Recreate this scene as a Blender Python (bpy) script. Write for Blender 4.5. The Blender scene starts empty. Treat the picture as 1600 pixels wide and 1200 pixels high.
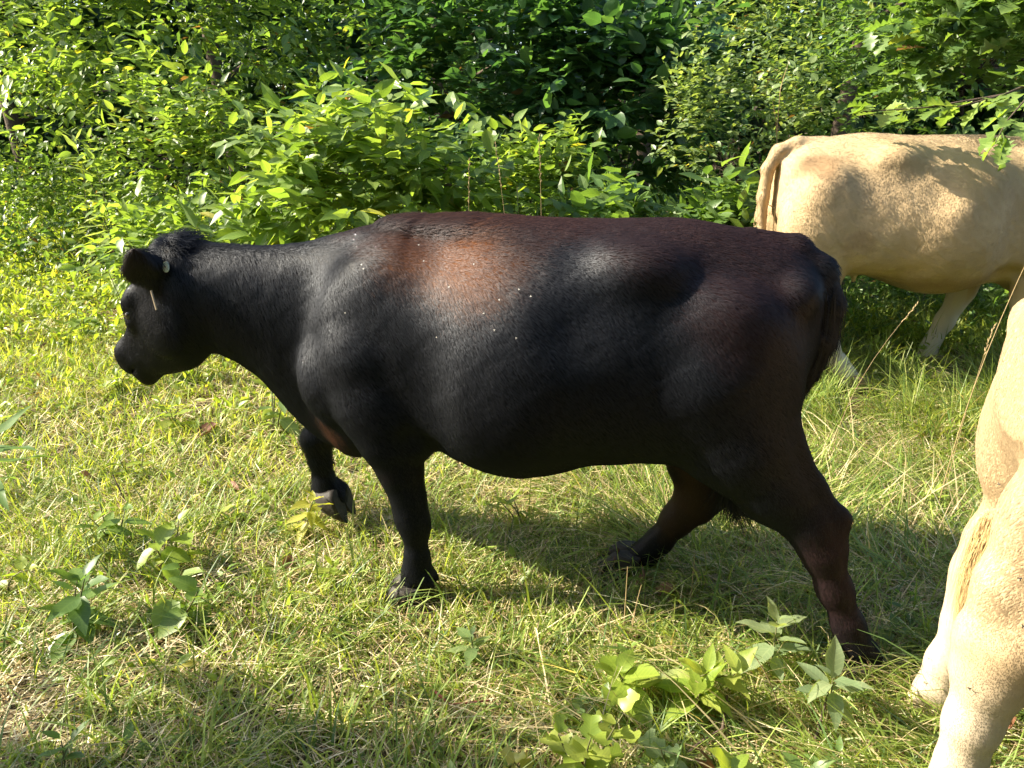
import bpy, math, random
import numpy as np
from mathutils import Vector, Matrix

# ------------------------------------------------------------------ camera, sky, sun, exposure
SC = bpy.context.scene
COL = SC.collection
CAM_H, PITCH = 1.55, math.radians(19.5)
cam_data = bpy.data.cameras.new('camera')
cam_data.sensor_width = 36.0
cam_data.lens = 26.0
cam_data.clip_start = 0.05
cam_data.clip_end = 400.0
cam = bpy.data.objects.new('camera', cam_data)
cam.location = (0, 0, CAM_H)
cam.rotation_euler = (math.pi / 2 - PITCH, 0, 0)
COL.objects.link(cam)
SC.camera = cam

SUN_EL, SUN_AZ = math.radians(34), math.radians(-3)     # azimuth: from the left
to_sun = Vector((-math.cos(SUN_EL) * math.cos(SUN_AZ), -math.cos(SUN_EL) * math.sin(SUN_AZ), math.sin(SUN_EL)))
world = bpy.data.worlds.new('World')
SC.world = world
world.use_nodes = True
wn = world.node_tree
sky = wn.nodes.new('ShaderNodeTexSky')
sky.sky_type = 'NISHITA'
sky.sun_disc = False
sky.sun_elevation = SUN_EL
sky.sun_rotation = math.atan2(to_sun.x, to_sun.y)
sky.dust_density = 1.5
wn.links.new(sky.outputs[0], wn.nodes['Background'].inputs[0])
wn.nodes['Background'].inputs[1].default_value = 0.105
sun_data = bpy.data.lights.new('sun', 'SUN')
sun_data.energy = 5.0
sun_data.angle = math.radians(0.5)
sun_data.color = (1.0, 0.90, 0.72)
sun = bpy.data.objects.new('sun', sun_data)
sun.rotation_euler = to_sun.to_track_quat('Z', 'Y').to_euler()
sun.location = to_sun * 30
COL.objects.link(sun)
SC.view_settings.view_transform = 'Standard'
SC.view_settings.look = 'None'
SC.view_settings.gamma = 1.0
SC.view_settings.use_curve_mapping = False
SC.view_settings.exposure = 1.9
SC.render.engine = 'CYCLES'
SC.cycles.use_denoising = True
SC.cycles.max_bounces = 6
SC.cycles.diffuse_bounces = 3
SC.cycles.glossy_bounces = 2
SC.cycles.transmission_bounces = 4
SC.cycles.sample_clamp_indirect = 6.0
SC.cycles_curves.shape = 'RIBBONS'

RNG = np.random.default_rng(11)
random.seed(5)

# ------------------------------------------------------------------ small helpers
def tag(o, label=None, cat=None, group=None, kind=None):
    for k, v in (('label', label), ('category', cat), ('group', group), ('kind', kind)):
        if v:
            o[k] = v
    return o

def link(name, data, parent=None):
    o = bpy.data.objects.new(name, data)
    COL.objects.link(o)
    if parent is not None:
        o.parent = parent
    return o

def thing(name, loc, label, cat, group=None, rotz=0.0):
    o = bpy.data.objects.new(name, None)
    o.empty_display_size = 0.1
    COL.objects.link(o)
    o.location = loc
    o.rotation_euler = (0, 0, rotz)
    return tag(o, label, cat, group)

def np_mesh(name, verts, faces_by_size, mat, colors=None, uvs=None, smooth=True):
    """verts (V,3); faces_by_size: list of (F,k) int arrays; colors (V,3) -> point attribute 'tint'; uvs (V,2)."""
    me = bpy.data.meshes.new(name)
    verts = np.ascontiguousarray(verts, dtype=np.float32)
    me.vertices.add(len(verts))
    me.vertices.foreach_set('co', verts.ravel())
    loops = np.concatenate([f.ravel() for f in faces_by_size]).astype(np.int32)
    sizes = np.concatenate([np.full(len(f), f.shape[1], dtype=np.int32) for f in faces_by_size])
    starts = np.concatenate([[0], np.cumsum(sizes)[:-1]]).astype(np.int32)
    me.loops.add(len(loops))
    me.loops.foreach_set('vertex_index', loops)
    me.polygons.add(len(sizes))
    me.polygons.foreach_set('loop_start', starts)
    me.polygons.foreach_set('loop_total', sizes)
    me.update(calc_edges=True)
    me.polygons.foreach_set('use_smooth', np.full(len(sizes), smooth, dtype=bool))
    if colors is not None:
        at = me.attributes.new('tint', 'FLOAT_COLOR', 'POINT')
        c4 = np.ones((len(verts), 4), dtype=np.float32)
        c4[:, :3] = colors
        at.data.foreach_set('color', c4.ravel())
    if uvs is not None:
        lay = me.uv_layers.new(name='UVMap')
        lay.data.foreach_set('uv', np.ascontiguousarray(uvs[loops], dtype=np.float32).ravel())
    if mat is not None:
        me.materials.append(mat)
    return me

def wobble(p, seed=0, scale=1.0):
    """smooth pseudo-noise in about -1..1 for points (N,3)"""
    r = np.random.default_rng(seed)
    out = np.zeros(len(p))
    amp = 1.0
    tot = 0
    for o in range(4):
        for _ in range(3):
            k = r.normal(size=3)
            k /= np.linalg.norm(k)
            out += amp * np.sin((p @ k) * scale * (2 ** o) * 2 * math.pi + r.uniform(0, 6.28))
        tot += amp * 1.5
        amp *= 0.6
    return out / tot

def ground_z(x, y):
    x = np.asarray(x, dtype=float); y = np.asarray(y, dtype=float)
    z = np.clip(y - 2.8, 0, 40) * 0.067
    z = z + 0.012 * np.sin(x * 2.1 + 0.4) * np.sin(y * 1.7 + 1.0) + 0.006 * np.sin(x * 5.3 + y * 4.1)
    return z

def gz(x, y):
    return float(ground_z(x, y))

# ------------------------------------------------------------------ materials
def new_mat(name):
    m = bpy.data.materials.new(name)
    m.use_nodes = True
    nt = m.node_tree
    for n in list(nt.nodes):
        nt.nodes.remove(n)
    out = nt.nodes.new('ShaderNodeOutputMaterial')
    return m, nt, out

def plain_mat(name, col, rough=0.6, spec=0.4, bump=0.0, bscale=60, var=0.15):
    m, nt, out = new_mat(name)
    b = nt.nodes.new('ShaderNodeBsdfPrincipled')
    b.inputs['Roughness'].default_value = rough
    b.inputs['Specular IOR Level'].default_value = spec
    tc = nt.nodes.new('ShaderNodeTexCoord')
    no = nt.nodes.new('ShaderNodeTexNoise')
    no.inputs['Scale'].default_value = bscale
    no.inputs['Detail'].default_value = 5
    nt.links.new(tc.outputs['Object'], no.inputs['Vector'])
    hsv = nt.nodes.new('ShaderNodeHueSaturation')
    hsv.inputs['Color'].default_value = (*col, 1)
    mr = nt.nodes.new('ShaderNodeMapRange')
    mr.inputs['To Min'].default_value = 1 - var * 2
    mr.inputs['To Max'].default_value = 1 + var * 2
    nt.links.new(no.outputs['Fac'], mr.inputs['Value'])
    nt.links.new(mr.outputs[0], hsv.inputs['Value'])
    nt.links.new(hsv.outputs[0], b.inputs['Base Color'])
    if bump:
        bp = nt.nodes.new('ShaderNodeBump')
        bp.inputs['Strength'].default_value = bump
        bp.inputs['Distance'].default_value = 0.01
        nt.links.new(no.outputs['Fac'], bp.inputs['Height'])
        nt.links.new(bp.outputs[0], b.inputs['Normal'])
    nt.links.new(b.outputs[0], out.inputs[0])
    return m

def leaf_mat(name, ramp=None, trans=0.5, rough=0.42, spec=0.6, tgain=(1.65, 1.6, 0.6), veins=True, use_attr=True):
    """leaf: glossy waxy face and light let through; colour from the 'tint' attribute or, for single leaves, per object"""
    m, nt, out = new_mat(name)
    L = nt.links.new
    if ramp is None:
        a = nt.nodes.new('ShaderNodeAttribute')
        a.attribute_name = 'tint'
        col = a.outputs['Color']
    else:
        oi = nt.nodes.new('ShaderNodeObjectInfo')
        cr = nt.nodes.new('ShaderNodeValToRGB')
        while len(cr.color_ramp.elements) < len(ramp):
            cr.color_ramp.elements.new(0.5)
        for i, c in enumerate(ramp):
            cr.color_ramp.elements[i].position = i / (len(ramp) - 1)
            cr.color_ramp.elements[i].color = (*c, 1)
        L(oi.outputs['Random'], cr.inputs[0])
        col = cr.outputs[0]
    if veins:
        uv = nt.nodes.new('ShaderNodeUVMap')
        uv.uv_map = 'UVMap'
        sep = nt.nodes.new('ShaderNodeSeparateXYZ')
        L(uv.outputs[0], sep.inputs[0])
        ab = nt.nodes.new('ShaderNodeMath'); ab.operation = 'ABSOLUTE'
        L(sep.outputs[1], ab.inputs[0])
        ma = nt.nodes.new('ShaderNodeMath'); ma.operation = 'MULTIPLY_ADD'      # u - 0.6|v|
        L(ab.outputs[0], ma.inputs[0]); ma.inputs[1].default_value = -0.75; L(sep.outputs[0], ma.inputs[2])
        si = nt.nodes.new('ShaderNodeMath'); si.operation = 'MULTIPLY'
        L(ma.outputs[0], si.inputs[0]); si.inputs[1].default_value = 52.0
        sn = nt.nodes.new('ShaderNodeMath'); sn.operation = 'SINE'
        L(si.outputs[0], sn.inputs[0])
        th = nt.nodes.new('ShaderNodeMapRange')
        th.inputs['From Min'].default_value = 0.75; th.inputs['From Max'].default_value = 1.0
        L(sn.outputs[0], th.inputs['Value'])
        mid = nt.nodes.new('ShaderNodeMapRange')
        mid.inputs['From Min'].default_value = 0.035; mid.inputs['From Max'].default_value = 0.012
        L(ab.outputs[0], mid.inputs['Value'])
        mx = nt.nodes.new('ShaderNodeMath'); mx.operation = 'MAXIMUM'
        L(th.outputs[0], mx.inputs[0]); L(mid.outputs[0], mx.inputs[1])
        fac = nt.nodes.new('ShaderNodeMath'); fac.operation = 'MULTIPLY'
        L(mx.outputs[0], fac.inputs[0]); fac.inputs[1].default_value = 0.35
        mixc = nt.nodes.new('ShaderNodeMix'); mixc.data_type = 'RGBA'
        L(fac.outputs[0], mixc.inputs[0])
        L(col, mixc.inputs[6])
        sc = nt.nodes.new('ShaderNodeVectorMath'); sc.operation = 'MULTIPLY'
        L(col, sc.inputs[0]); sc.inputs[1].default_value = (1.7, 1.5, 1.6)
        L(sc.outputs[0], mixc.inputs[7])
        col = mixc.outputs[2]
    geo = nt.nodes.new('ShaderNodeNewGeometry')
    pale = nt.nodes.new('ShaderNodeMix'); pale.data_type = 'RGBA'
    L(geo.outputs['Backfacing'], pale.inputs[0])
    L(col, pale.inputs[6])
    sc2 = nt.nodes.new('ShaderNodeVectorMath'); sc2.operation = 'MULTIPLY_ADD'
    L(col, sc2.inputs[0]); sc2.inputs[1].default_value = (0.9, 0.9, 0.9); sc2.inputs[2].default_value = (0.03, 0.035, 0.03)
    L(sc2.outputs[0], pale.inputs[7])
    b = nt.nodes.new('ShaderNodeBsdfPrincipled')
    b.inputs['Roughness'].default_value = rough
    b.inputs['Specular IOR Level'].default_value = spec
    L(pale.outputs[2], b.inputs['Base Color'])
    tr = nt.nodes.new('ShaderNodeBsdfTranslucent')
    tg = nt.nodes.new('ShaderNodeVectorMath'); tg.operation = 'MULTIPLY'
    L(col, tg.inputs[0]); tg.inputs[1].default_value = tgain
    L(tg.outputs[0], tr.inputs['Color'])
    mix = nt.nodes.new('ShaderNodeMixShader')
    mix.inputs[0].default_value = trans
    L(b.outputs[0], mix.inputs[1]); L(tr.outputs[0], mix.inputs[2])
    L(mix.outputs[0], out.inputs[0])
    return m

def coat_mat(name, rough=0.5, spec=0.4, bump=0.25):
    """skin under the hair: colour from 'tint', fine hair relief"""
    m, nt, out = new_mat(name)
    L = nt.links.new
    a = nt.nodes.new('ShaderNodeAttribute'); a.attribute_name = 'tint'
    tc = nt.nodes.new('ShaderNodeTexCoord')
    mp = nt.nodes.new('ShaderNodeMapping'); mp.inputs['Scale'].default_value = (90, 220, 60)
    no = nt.nodes.new('ShaderNodeTexNoise'); no.inputs['Scale'].default_value = 1.0; no.inputs['Detail'].default_value = 6
    L(tc.outputs['Object'], mp.inputs[0]); L(mp.outputs[0], no.inputs['Vector'])
    bp = nt.nodes.new('ShaderNodeBump'); bp.inputs['Strength'].default_value = bump; bp.inputs['Distance'].default_value = 0.004
    L(no.outputs['Fac'], bp.inputs['Height'])
    b = nt.nodes.new('ShaderNodeBsdfPrincipled')
    b.inputs['Roughness'].default_value = rough
    b.inputs['Specular IOR Level'].default_value = spec
    L(a.outputs['Color'], b.inputs['Base Color']); L(bp.outputs[0], b.inputs['Normal'])
    L(b.outputs[0], out.inputs[0])
    return m

def hair_mat(name, rough=0.42, spec=0.5, comb=0.75, tint=(1, 1, 1)):
    """lying hair: gloss follows the hide under it, broken up by the single hairs"""
    m, nt, out = new_mat(name)
    L = nt.links.new
    a = nt.nodes.new('ShaderNodeAttribute'); a.attribute_name = 'tint'
    n = nt.nodes.new('ShaderNodeAttribute'); n.attribute_name = 'hide_normal'
    vt = nt.nodes.new('ShaderNodeVectorTransform'); vt.vector_type = 'NORMAL'; vt.convert_from = 'OBJECT'; vt.convert_to = 'WORLD'
    L(n.outputs['Vector'], vt.inputs[0])
    ge = nt.nodes.new('ShaderNodeNewGeometry')
    mx = nt.nodes.new('ShaderNodeMix'); mx.data_type = 'VECTOR'
    mx.inputs[0].default_value = comb
    L(ge.outputs['Normal'], mx.inputs[4]); L(vt.outputs[0], mx.inputs[5])
    nn = nt.nodes.new('ShaderNodeVectorMath'); nn.operation = 'NORMALIZE'
    L(mx.outputs[1], nn.inputs[0])
    d = nt.nodes.new('ShaderNodeBsdfDiffuse')
    g = nt.nodes.new('ShaderNodeBsdfGlossy')
    g.inputs['Roughness'].default_value = rough
    g.inputs['Color'].default_value = (spec * tint[0], spec * tint[1], spec * tint[2], 1)
    ad = nt.nodes.new('ShaderNodeAddShader')
    L(a.outputs['Color'], d.inputs['Color']); L(nn.outputs[0], d.inputs['Normal']); L(nn.outputs[0], g.inputs['Normal'])
    L(d.outputs[0], ad.inputs[0]); L(g.outputs[0], ad.inputs[1]); L(ad.outputs[0], out.inputs[0])
    return m

def strands(name, pts, rad, cols, mat, parent, tip=0.25, normals=None):
    """pts (N,K,3) -> one Curves object"""
    n, k = pts.shape[:2]
    cu = bpy.data.hair_curves.new(name)
    cu.add_curves([k] * n)
    cu.attributes['position'].data.foreach_set('vector', np.ascontiguousarray(pts, dtype=np.float32).ravel())
    ra = cu.attributes.get('radius') or cu.attributes.new('radius', 'FLOAT', 'POINT')
    prof = np.linspace(1, tip, k)[None, :] * np.asarray(rad).reshape(-1, 1) * np.ones((n, 1))
    ra.data.foreach_set('value', np.ascontiguousarray(prof, dtype=np.float32).ravel())
    ca = cu.attributes.new('tint', 'FLOAT_COLOR', 'CURVE')
    c4 = np.ones((n, 4), dtype=np.float32); c4[:, :3] = cols
    ca.data.foreach_set('color', c4.ravel())
    if normals is None:
        normals = np.cross(pts[:, -1] - pts[:, 0], np.array((1.0, .2, 0))); normals *= np.sign(normals[:, 1:2] + 1e-9)
        normals /= np.linalg.norm(normals, axis=1, keepdims=True) + 1e-9
    na = cu.attributes.new('hide_normal', 'FLOAT_VECTOR', 'CURVE')
    na.data.foreach_set('vector', np.ascontiguousarray(normals, dtype=np.float32).ravel())
    cu.materials.append(mat)
    return link(name, cu, parent)

# ------------------------------------------------------------------ signed-distance modelling for the cattle
def smin(a, b, k):
    h = np.clip(0.5 + 0.5 * (b - a) / k, 0, 1)
    return b * (1 - h) + a * h - k * h * (1 - h)

class Field:
    def __init__(s, lo, hi, h):
        s.h = h
        s.ax = [np.arange(l, u + h, h) for l, u in zip(lo, hi)]
        s.f = np.full([len(a) for a in s.ax], 5.0, dtype=np.float32)
    def _sub(s, lo, hi):
        sl = []
        for a, l, u in zip(s.ax, lo, hi):
            i, j = np.searchsorted(a, l), np.searchsorted(a, u)
            sl.append(slice(max(0, i - 1), min(len(a), j + 1)))
        X = s.ax[0][sl[0]][:, None, None]; Y = s.ax[1][sl[1]][None, :, None]; Z = s.ax[2][sl[2]][None, None, :]
        return tuple(sl), X, Y, Z
    def add(s, fn, lo, hi, k=0.03):
        sl, X, Y, Z = s._sub(lo, hi)
        s.f[sl] = smin(s.f[sl], fn(X, Y, Z), k)
    def cut(s, fn, lo, hi, k=0.02):
        sl, X, Y, Z = s._sub(lo, hi)
        s.f[sl] = -smin(-s.f[sl], fn(X, Y, Z), k)
    def ball(s, c, r, k=0.03, R=None, cut=False):
        r = np.asarray(r, float) * np.ones(3)
        R = np.eye(3) if R is None else np.asarray(R)
        def fn(X, Y, Z):
            d = (X - c[0], Y - c[1], Z - c[2])
            q = [sum(R[i][j] * d[j] for j in range(3)) / r[i] for i in range(3)]
            k0 = np.sqrt(q[0] ** 2 + q[1] ** 2 + q[2] ** 2) + 1e-6
            k1 = np.sqrt((q[0] / r[0]) ** 2 + (q[1] / r[1]) ** 2 + (q[2] / r[2]) ** 2) + 1e-6
            return k0 * (k0 - 1) / k1
        m = r.max() + 0.06 + k
        (s.cut if cut else s.add)(fn, [v - m for v in c], [v + m for v in c], k)
    def cone(s, p, q, ra, rb, k=0.03, sq=1.0, cut=False):
        """tapered limb from p to q; sq < 1 squeezes it sideways"""
        p = np.asarray(p, float); q = np.asarray(q, float)
        d = q - p
        ds = d * np.array([1, 1 / sq, 1])
        L2 = (ds ** 2).sum() + 1e-9
        def fn(X, Y, Z):
            ex, ey, ez = X - p[0], (Y - p[1]) / sq, Z - p[2]
            t = np.clip((ex * ds[0] + ey * ds[1] + ez * ds[2]) / L2, 0, 1)
            return (np.sqrt((ex - t * ds[0]) ** 2 + (ey - t * ds[1]) ** 2 + (ez - t * ds[2]) ** 2) - (ra + (rb - ra) * t)) * (0.5 + 0.5 * sq)
        m = max(ra, rb) + 0.05 + k
        (s.cut if cut else s.add)(fn, np.minimum(p, q) - m, np.maximum(p, q) + m, k)
    def chain(s, pts, k=0.03, sq=0.85):
        for a, b in zip(pts[:-1], pts[1:]):
            s.cone(a[:3], b[:3], a[3], b[3], k, sq)
    def mesh(s):
        """naive surface nets"""
        f = s.f
        ins = f < 0
        n = ins[:-1, :-1, :-1].astype(np.int8)
        tot = np.zeros_like(n)
        for i in (0, 1):
            for j in (0, 1):
                for k in (0, 1):
                    tot += ins[i:ins.shape[0] - 1 + i, j:ins.shape[1] - 1 + j, k:ins.shape[2] - 1 + k]
        act = (tot > 0) & (tot < 8)
        I = np.argwhere(act)
        idx = np.full(act.shape, -1, dtype=np.int64)
        idx[act] = np.arange(len(I))
        acc = np.zeros((len(I), 3)); cnt = np.zeros(len(I))
        corners = [(i, j, k) for i in (0, 1) for j in (0, 1) for k in (0, 1)]
        val = {c: f[I[:, 0] + c[0], I[:, 1] + c[1], I[:, 2] + c[2]] for c in corners}
        for c in corners:
            for ax in range(3):
                if c[ax] == 0:
                    e = list(c); e[ax] = 1; e = tuple(e)
                    a, b = val[c], val[e]
                    m = (a < 0) != (b < 0)
                    t = np.where(m, a / np.where(m, a - b, 1), 0)
                    p = np.array(c, float)[None, :] + np.zeros((len(I), 3))
                    p[:, ax] += t
                    acc[m] += p[m]; cnt[m] += 1
        V = (I + acc / cnt[:, None]) * s.h + np.array([a[0] for a in s.ax])
        quads = []
        for ax in range(3):
            sl0 = [slice(None)] * 3; sl1 = [slice(None)] * 3
            sl0[ax] = slice(0, -1); sl1[ax] = slice(1, None)
            a, b = ins[tuple(sl0)], ins[tuple(sl1)]
            E = np.argwhere(a != b)
            u, v = [(1, 2), (2, 0), (0, 1)][ax]
            ok = (E[:, u] > 0) & (E[:, v] > 0) & (E[:, u] < f.shape[u] - 1) & (E[:, v] < f.shape[v] - 1)
            E = E[ok]
            def at(du, dv):
                q = E.copy(); q[:, u] -= du; q[:, v] -= dv
                return idx[q[:, 0], q[:, 1], q[:, 2]]
            Q = np.stack([at(0, 0), at(1, 0), at(1, 1), at(0, 1)], 1)
            flip = ~a[E[:, 0], E[:, 1], E[:, 2]]
            Q[flip] = Q[flip][:, ::-1]
            quads.append(Q)
        Q = np.concatenate(quads)
        Q = Q[(Q >= 0).all(1)]
        return V, Q

def relax(V, Q, it=2, w=0.5):
    for _ in range(it):
        S = np.zeros_like(V); c = np.zeros(len(V))
        for i in range(4):
            a, b = Q[:, i], Q[:, (i + 1) % 4]
            for ax in range(3):
                S[:, ax] += np.bincount(a, V[b, ax], len(V)) + np.bincount(b, V[a, ax], len(V))
            c += np.bincount(a, minlength=len(V)) + np.bincount(b, minlength=len(V))
        V = V * (1 - w) + w * S / np.maximum(c, 1)[:, None]
    return V

def smooth_profile(xs, *cols, sig=0.03):
    g = np.linspace(xs[0], xs[-1], 400)
    dx = g[1] - g[0]
    n = max(1, int(sig / dx * 3))
    ker = np.exp(-0.5 * (np.arange(-n, n + 1) * dx / sig) ** 2); ker /= ker.sum()
    out = []
    for c in cols:
        y = np.interp(g, xs, c)
        out.append(np.convolve(np.pad(y, n, mode='reflect', reflect_type='odd'), ker, 'valid'))
    return (g, *out)

def loft_fn(g, top, bot, hw, midfrac, nu, nd, T):
    """T maps X,Y,Z to (along, side, up)"""
    def fn(X, Y, Z):
        a, u, v = T(X, Y, Z)
        tp = np.interp(a, g, top); bt = np.interp(a, g, bot); w = np.interp(a, g, hw)
        mid = bt + midfrac * (tp - bt)
        h = np.where(v > mid, tp - mid, mid - bt)
        n = np.where(v > mid, nu, nd)
        U = np.abs(u) / w; V = np.abs(v - mid) / np.maximum(h, 1e-3)
        r = (U ** n + V ** n + 1e-9) ** (1 / n)
        k1 = np.sqrt((U / w) ** 2 + (V / np.maximum(h, 1e-3)) ** 2) + 1e-6
        d = r * (r - 1) / k1
        end = np.maximum(g[0] - a, a - g[-1])
        return np.maximum(d, end)
    return fn

ID3 = lambda X, Y, Z: (X, Y, Z)

def cow_body(spec, h):
    F = Field((-1.0, -0.47, -0.03), (1.85, 0.47, 1.42), h)
    # barrel
    T = spec.get('torso', [
        (-.68, 1.17, .90, .10), (-.64, 1.215, .82, .165), (-.58, 1.245, .74, .20), (-.46, 1.268, .67, .235), (-.33, 1.29, .625, .275),
        (-.2, 1.287, .595, .32), (-.08, 1.282, .55, .365), (.03, 1.279, .512, .40), (.13, 1.278, .485, .408), (.25, 1.266, .49, .385),
        (.36, 1.256, .52, .335), (.48, 1.246, .545, .275), (.6, 1.236, .52, .235), (.7, 1.222, .455, .21), (.79, 1.195, .44, .17), (.87, 1.16, .52, .11), (.93, 1.06, .66, .04)])
    xs, tp, bt, hw = map(np.array, zip(*T))
    F.add(loft_fn(*smooth_profile(xs, tp, bt, hw, sig=.035), .45, 2.0, 2.25, ID3), (-.8, -.45, .38), (1.0, .45, 1.36), .02)
    # neck with dewlap
    N = spec.get('neck', [(.55, 1.235, .66, .17), (.7, 1.218, .50, .165), (.8, 1.200, .44, .14), (.9, 1.180, .475, .125), (1.0, 1.160, .56, .118), (1.1, 1.158, .685, .112),
                          (1.2, 1.153, .752, .105), (1.3, 1.155, .785, .098), (1.38, 1.155, .80, .088), (1.45, 1.13, .86, .06)])
    xs, tp, bt, hw = map(np.array, zip(*N))
    F.add(loft_fn(*smooth_profile(xs, tp, bt, hw, sig=.03), .6, 2.1, 1.55, ID3), (.4, -.25, .36), (1.6, .25, 1.36), .05)
    # head, in its own frame (t down the face, n out of the forehead)
    psi = spec.get('yaw', 0.35)
    hs = spec.get('head_size', 1.0)
    cp, sp = math.cos(psi), math.sin(psi)
    px, pz = 1.40, 1.115
    dx, dz = spec.get('headdir', (.545, -.838))
    def TH(X, Y, Z):
        x = (X - px) / hs; z = (Z - pz) / hs
        xr = x * cp - Y / hs * sp; yr = x * sp + Y / hs * cp
        return xr * dx + z * dz, yr, xr * (-dz) + z * dx
    def HP(t, n, y):
        t, n, y = t * hs, n * hs, y * hs
        xr = t * dx - n * dz; z = t * dz + n * dx
        return (px + xr * cp + y * sp, -xr * sp + y * cp, pz + z)
    RH = np.array([[dx * cp, -dx * sp, dz], [sp, cp, 0], [-dz * cp, dz * sp, dx]])   # rows: t, y, n
    H = [(-.06, .0, -.09, .045), (-.02, .035, -.16, .072), (.05, .062, -.225, .088), (.12, .08, -.245, .092), (.18, .088, -.255, .094), (.24, .084, -.25, .092), (.30, .070, -.232, .08),
         (.36, .062, -.195, .070), (.42, .060, -.148, .066), (.47, .064, -.115, .066), (.515, .058, -.085, .066), (.545, .04, -.05, .05), (.56, .02, -.03, .03)]
    xs, tp, bt, hw = map(np.array, zip(*H))
    lo, hi = (1.2, -.4, .55), (1.9, .35, 1.3)
    F.add(loft_fn(*smooth_profile(xs, tp, bt, hw, sig=.018), .62, 2.5, 2.0, TH), lo, hi, .04)
    for sy in (1, -1):
        F.ball(HP(.222, .035, sy * .076), (.045, .026, .026), .05, RH)            # brow over the eye
        F.ball(HP(.27, .0, sy * .07), (.05, .028, .03), .03, RH)               # cheekbone
        F.ball(HP(.19, -.13, sy * .066), (.11, .035, .09), .04, RH)            # jaw muscle
        F.ball(HP(.258, .012, sy * .104), (.022, .012, .014), .012, RH, cut=True)   # eye socket
        F.ball(HP(.525, .040, sy * .045), (.022, .016, .013), .010, RH, cut=True)  # nostril
        F.cone(HP(.555, -.028, sy * .02), HP(.445, -.062, sy * .07), .008, .006, .010, cut=True)   # mouth
    F.ball(HP(.50, -.078, 0), (.055, .042, .03), .03, RH)                      # lower lip
    F.ball(HP(.475, .025, 0), (.055, .07, .045), .03, RH)                      # broad muzzle
    F.ball(HP(.0, .015, 0), (.06, .055, .05), .03, RH)                         # poll
    # ears
    for sy in (1, -1):
        b = np.array(HP(.055, -.04, sy * .075))
        e1 = np.array(spec.get('ear', (.52, .74, .36))); e1 = e1 * (1, sy, 1); e1 /= np.linalg.norm(e1)
        if sy < 0:
            e1 = np.array((.1, -.85, .30)); e1 /= np.linalg.norm(e1)
        e2 = np.array((-.75, 0, .55)); e2 -= e1 * (e1 @ e2); e2 /= np.linalg.norm(e2)
        e3 = np.cross(e1, e2)
        c = b + e1 * .066
        R = np.array([e1, e2, e3])
        F.ball(c, (.064, .066, .019), .014, R)
        F.ball(c + e1 * .052 + e2 * .022, (.052, .030, .013), .03, R)
        fr = e3 if e3[0] > 0 else -e3
        F.ball(c + fr * .030 + e1 * .01, (.052, .050, .020), .008, R, cut=True)
        F.cone(b - e1 * .03, b + e1 * .03, .035, .03, .03)
    # shoulder, chest, ribs, hooks, pins, thigh
    for sy in (1, -1):
        F.ball((.60, sy * .155, .94), (.15, .09, .24), .13, [[.97, 0, .22], [0, 1, 0], [-.22, 0, .97]])
        F.ball((.77, sy * .135, .76), (.11, .085, .13), .07)
        F.ball((.56, sy * .215, .67), (.10, .06, .12), .06)
        F.ball((-.19, sy * .215, 1.18), (.085, .05, .045), .12)
        F.ball((-.61, sy * .13, 1.115), (.05, .05, .05), .05)
        th = spec.get('thigh', 0)
        F.ball((-.42 + th, sy * .215, 1.02), (.13, .075, .12), .07)
        F.ball((-.45 + th, sy * .165, .84), (.20, .13, .27), .08)
        F.ball((-.07, sy * .43, 1.10), (.10, .07, .11), .10, cut=True)
        F.ball((-.20 + th, sy * .19, .84), (.20, .115, .20), .12)         # flank hollow
        F.ball((.40, sy * .385, .78), (.06, .07, .22), .10, cut=True)           # behind the shoulder
        F.ball((.47, sy * .25, .60), (.10, .05, .05), .05, cut=True)
    F.ball((.28, 0, 1.228), (.3, .09, .03), .05)
    F.ball((-.30, 0, .655), (.13, .11, .075), .05)                             # udder
    for sx in (-.05, .06):
        for sy in (1, -1):
            F.cone((-.30 + sx, sy * .06, .62), (-.30 + sx, sy * .065, .558), .016, .012, .015)
    # legs
    for leg in spec['legs']:
        F.chain(leg['pts'], leg.get('k', .035), leg.get('sq', .8))
        for e in leg.get('extra', ()):
            F.chain(e, .03, .75)
    # tail
    F.chain(spec['tail'], .015, 1.0)
    V, Q = F.mesh()
    V = relax(V, Q, 2, .5)
    N0 = vert_normals(V, Q)
    V = V + N0 * spec.get('relief', 1.0) * (.0035 * wobble(V, 71, 2.6) + .0015 * wobble(V, 72, 7))[:, None]
    return V, Q, HP, RH

def vert_normals(V, Q):
    n = np.cross(V[Q[:, 2]] - V[Q[:, 0]], V[Q[:, 3]] - V[Q[:, 1]])
    N = np.zeros_like(V)
    for i in range(4):
        for ax in range(3):
            N[:, ax] += np.bincount(Q[:, i], n[:, ax], len(V))
    return N / (np.linalg.norm(N, axis=1, keepdims=True) + 1e-9)

def scatter(V, Q, N, n, weight=None):
    """n random points on the quads: positions, normals"""
    ar = np.linalg.norm(np.cross(V[Q[:, 2]] - V[Q[:, 0]], V[Q[:, 3]] - V[Q[:, 1]]), axis=1)
    if weight is not None:
        ar = ar * weight(V[Q].mean(1))
    f = RNG.choice(len(Q), n, p=ar / ar.sum())
    u, v = RNG.random((2, n, 1))
    q = Q[f]
    def bl(A):
        return A[q[:, 0]] * (1 - u) * (1 - v) + A[q[:, 1]] * u * (1 - v) + A[q[:, 2]] * u * v + A[q[:, 3]] * (1 - u) * v
    nn = bl(N)
    return bl(V), nn / (np.linalg.norm(nn, axis=1, keepdims=True) + 1e-9)

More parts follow.
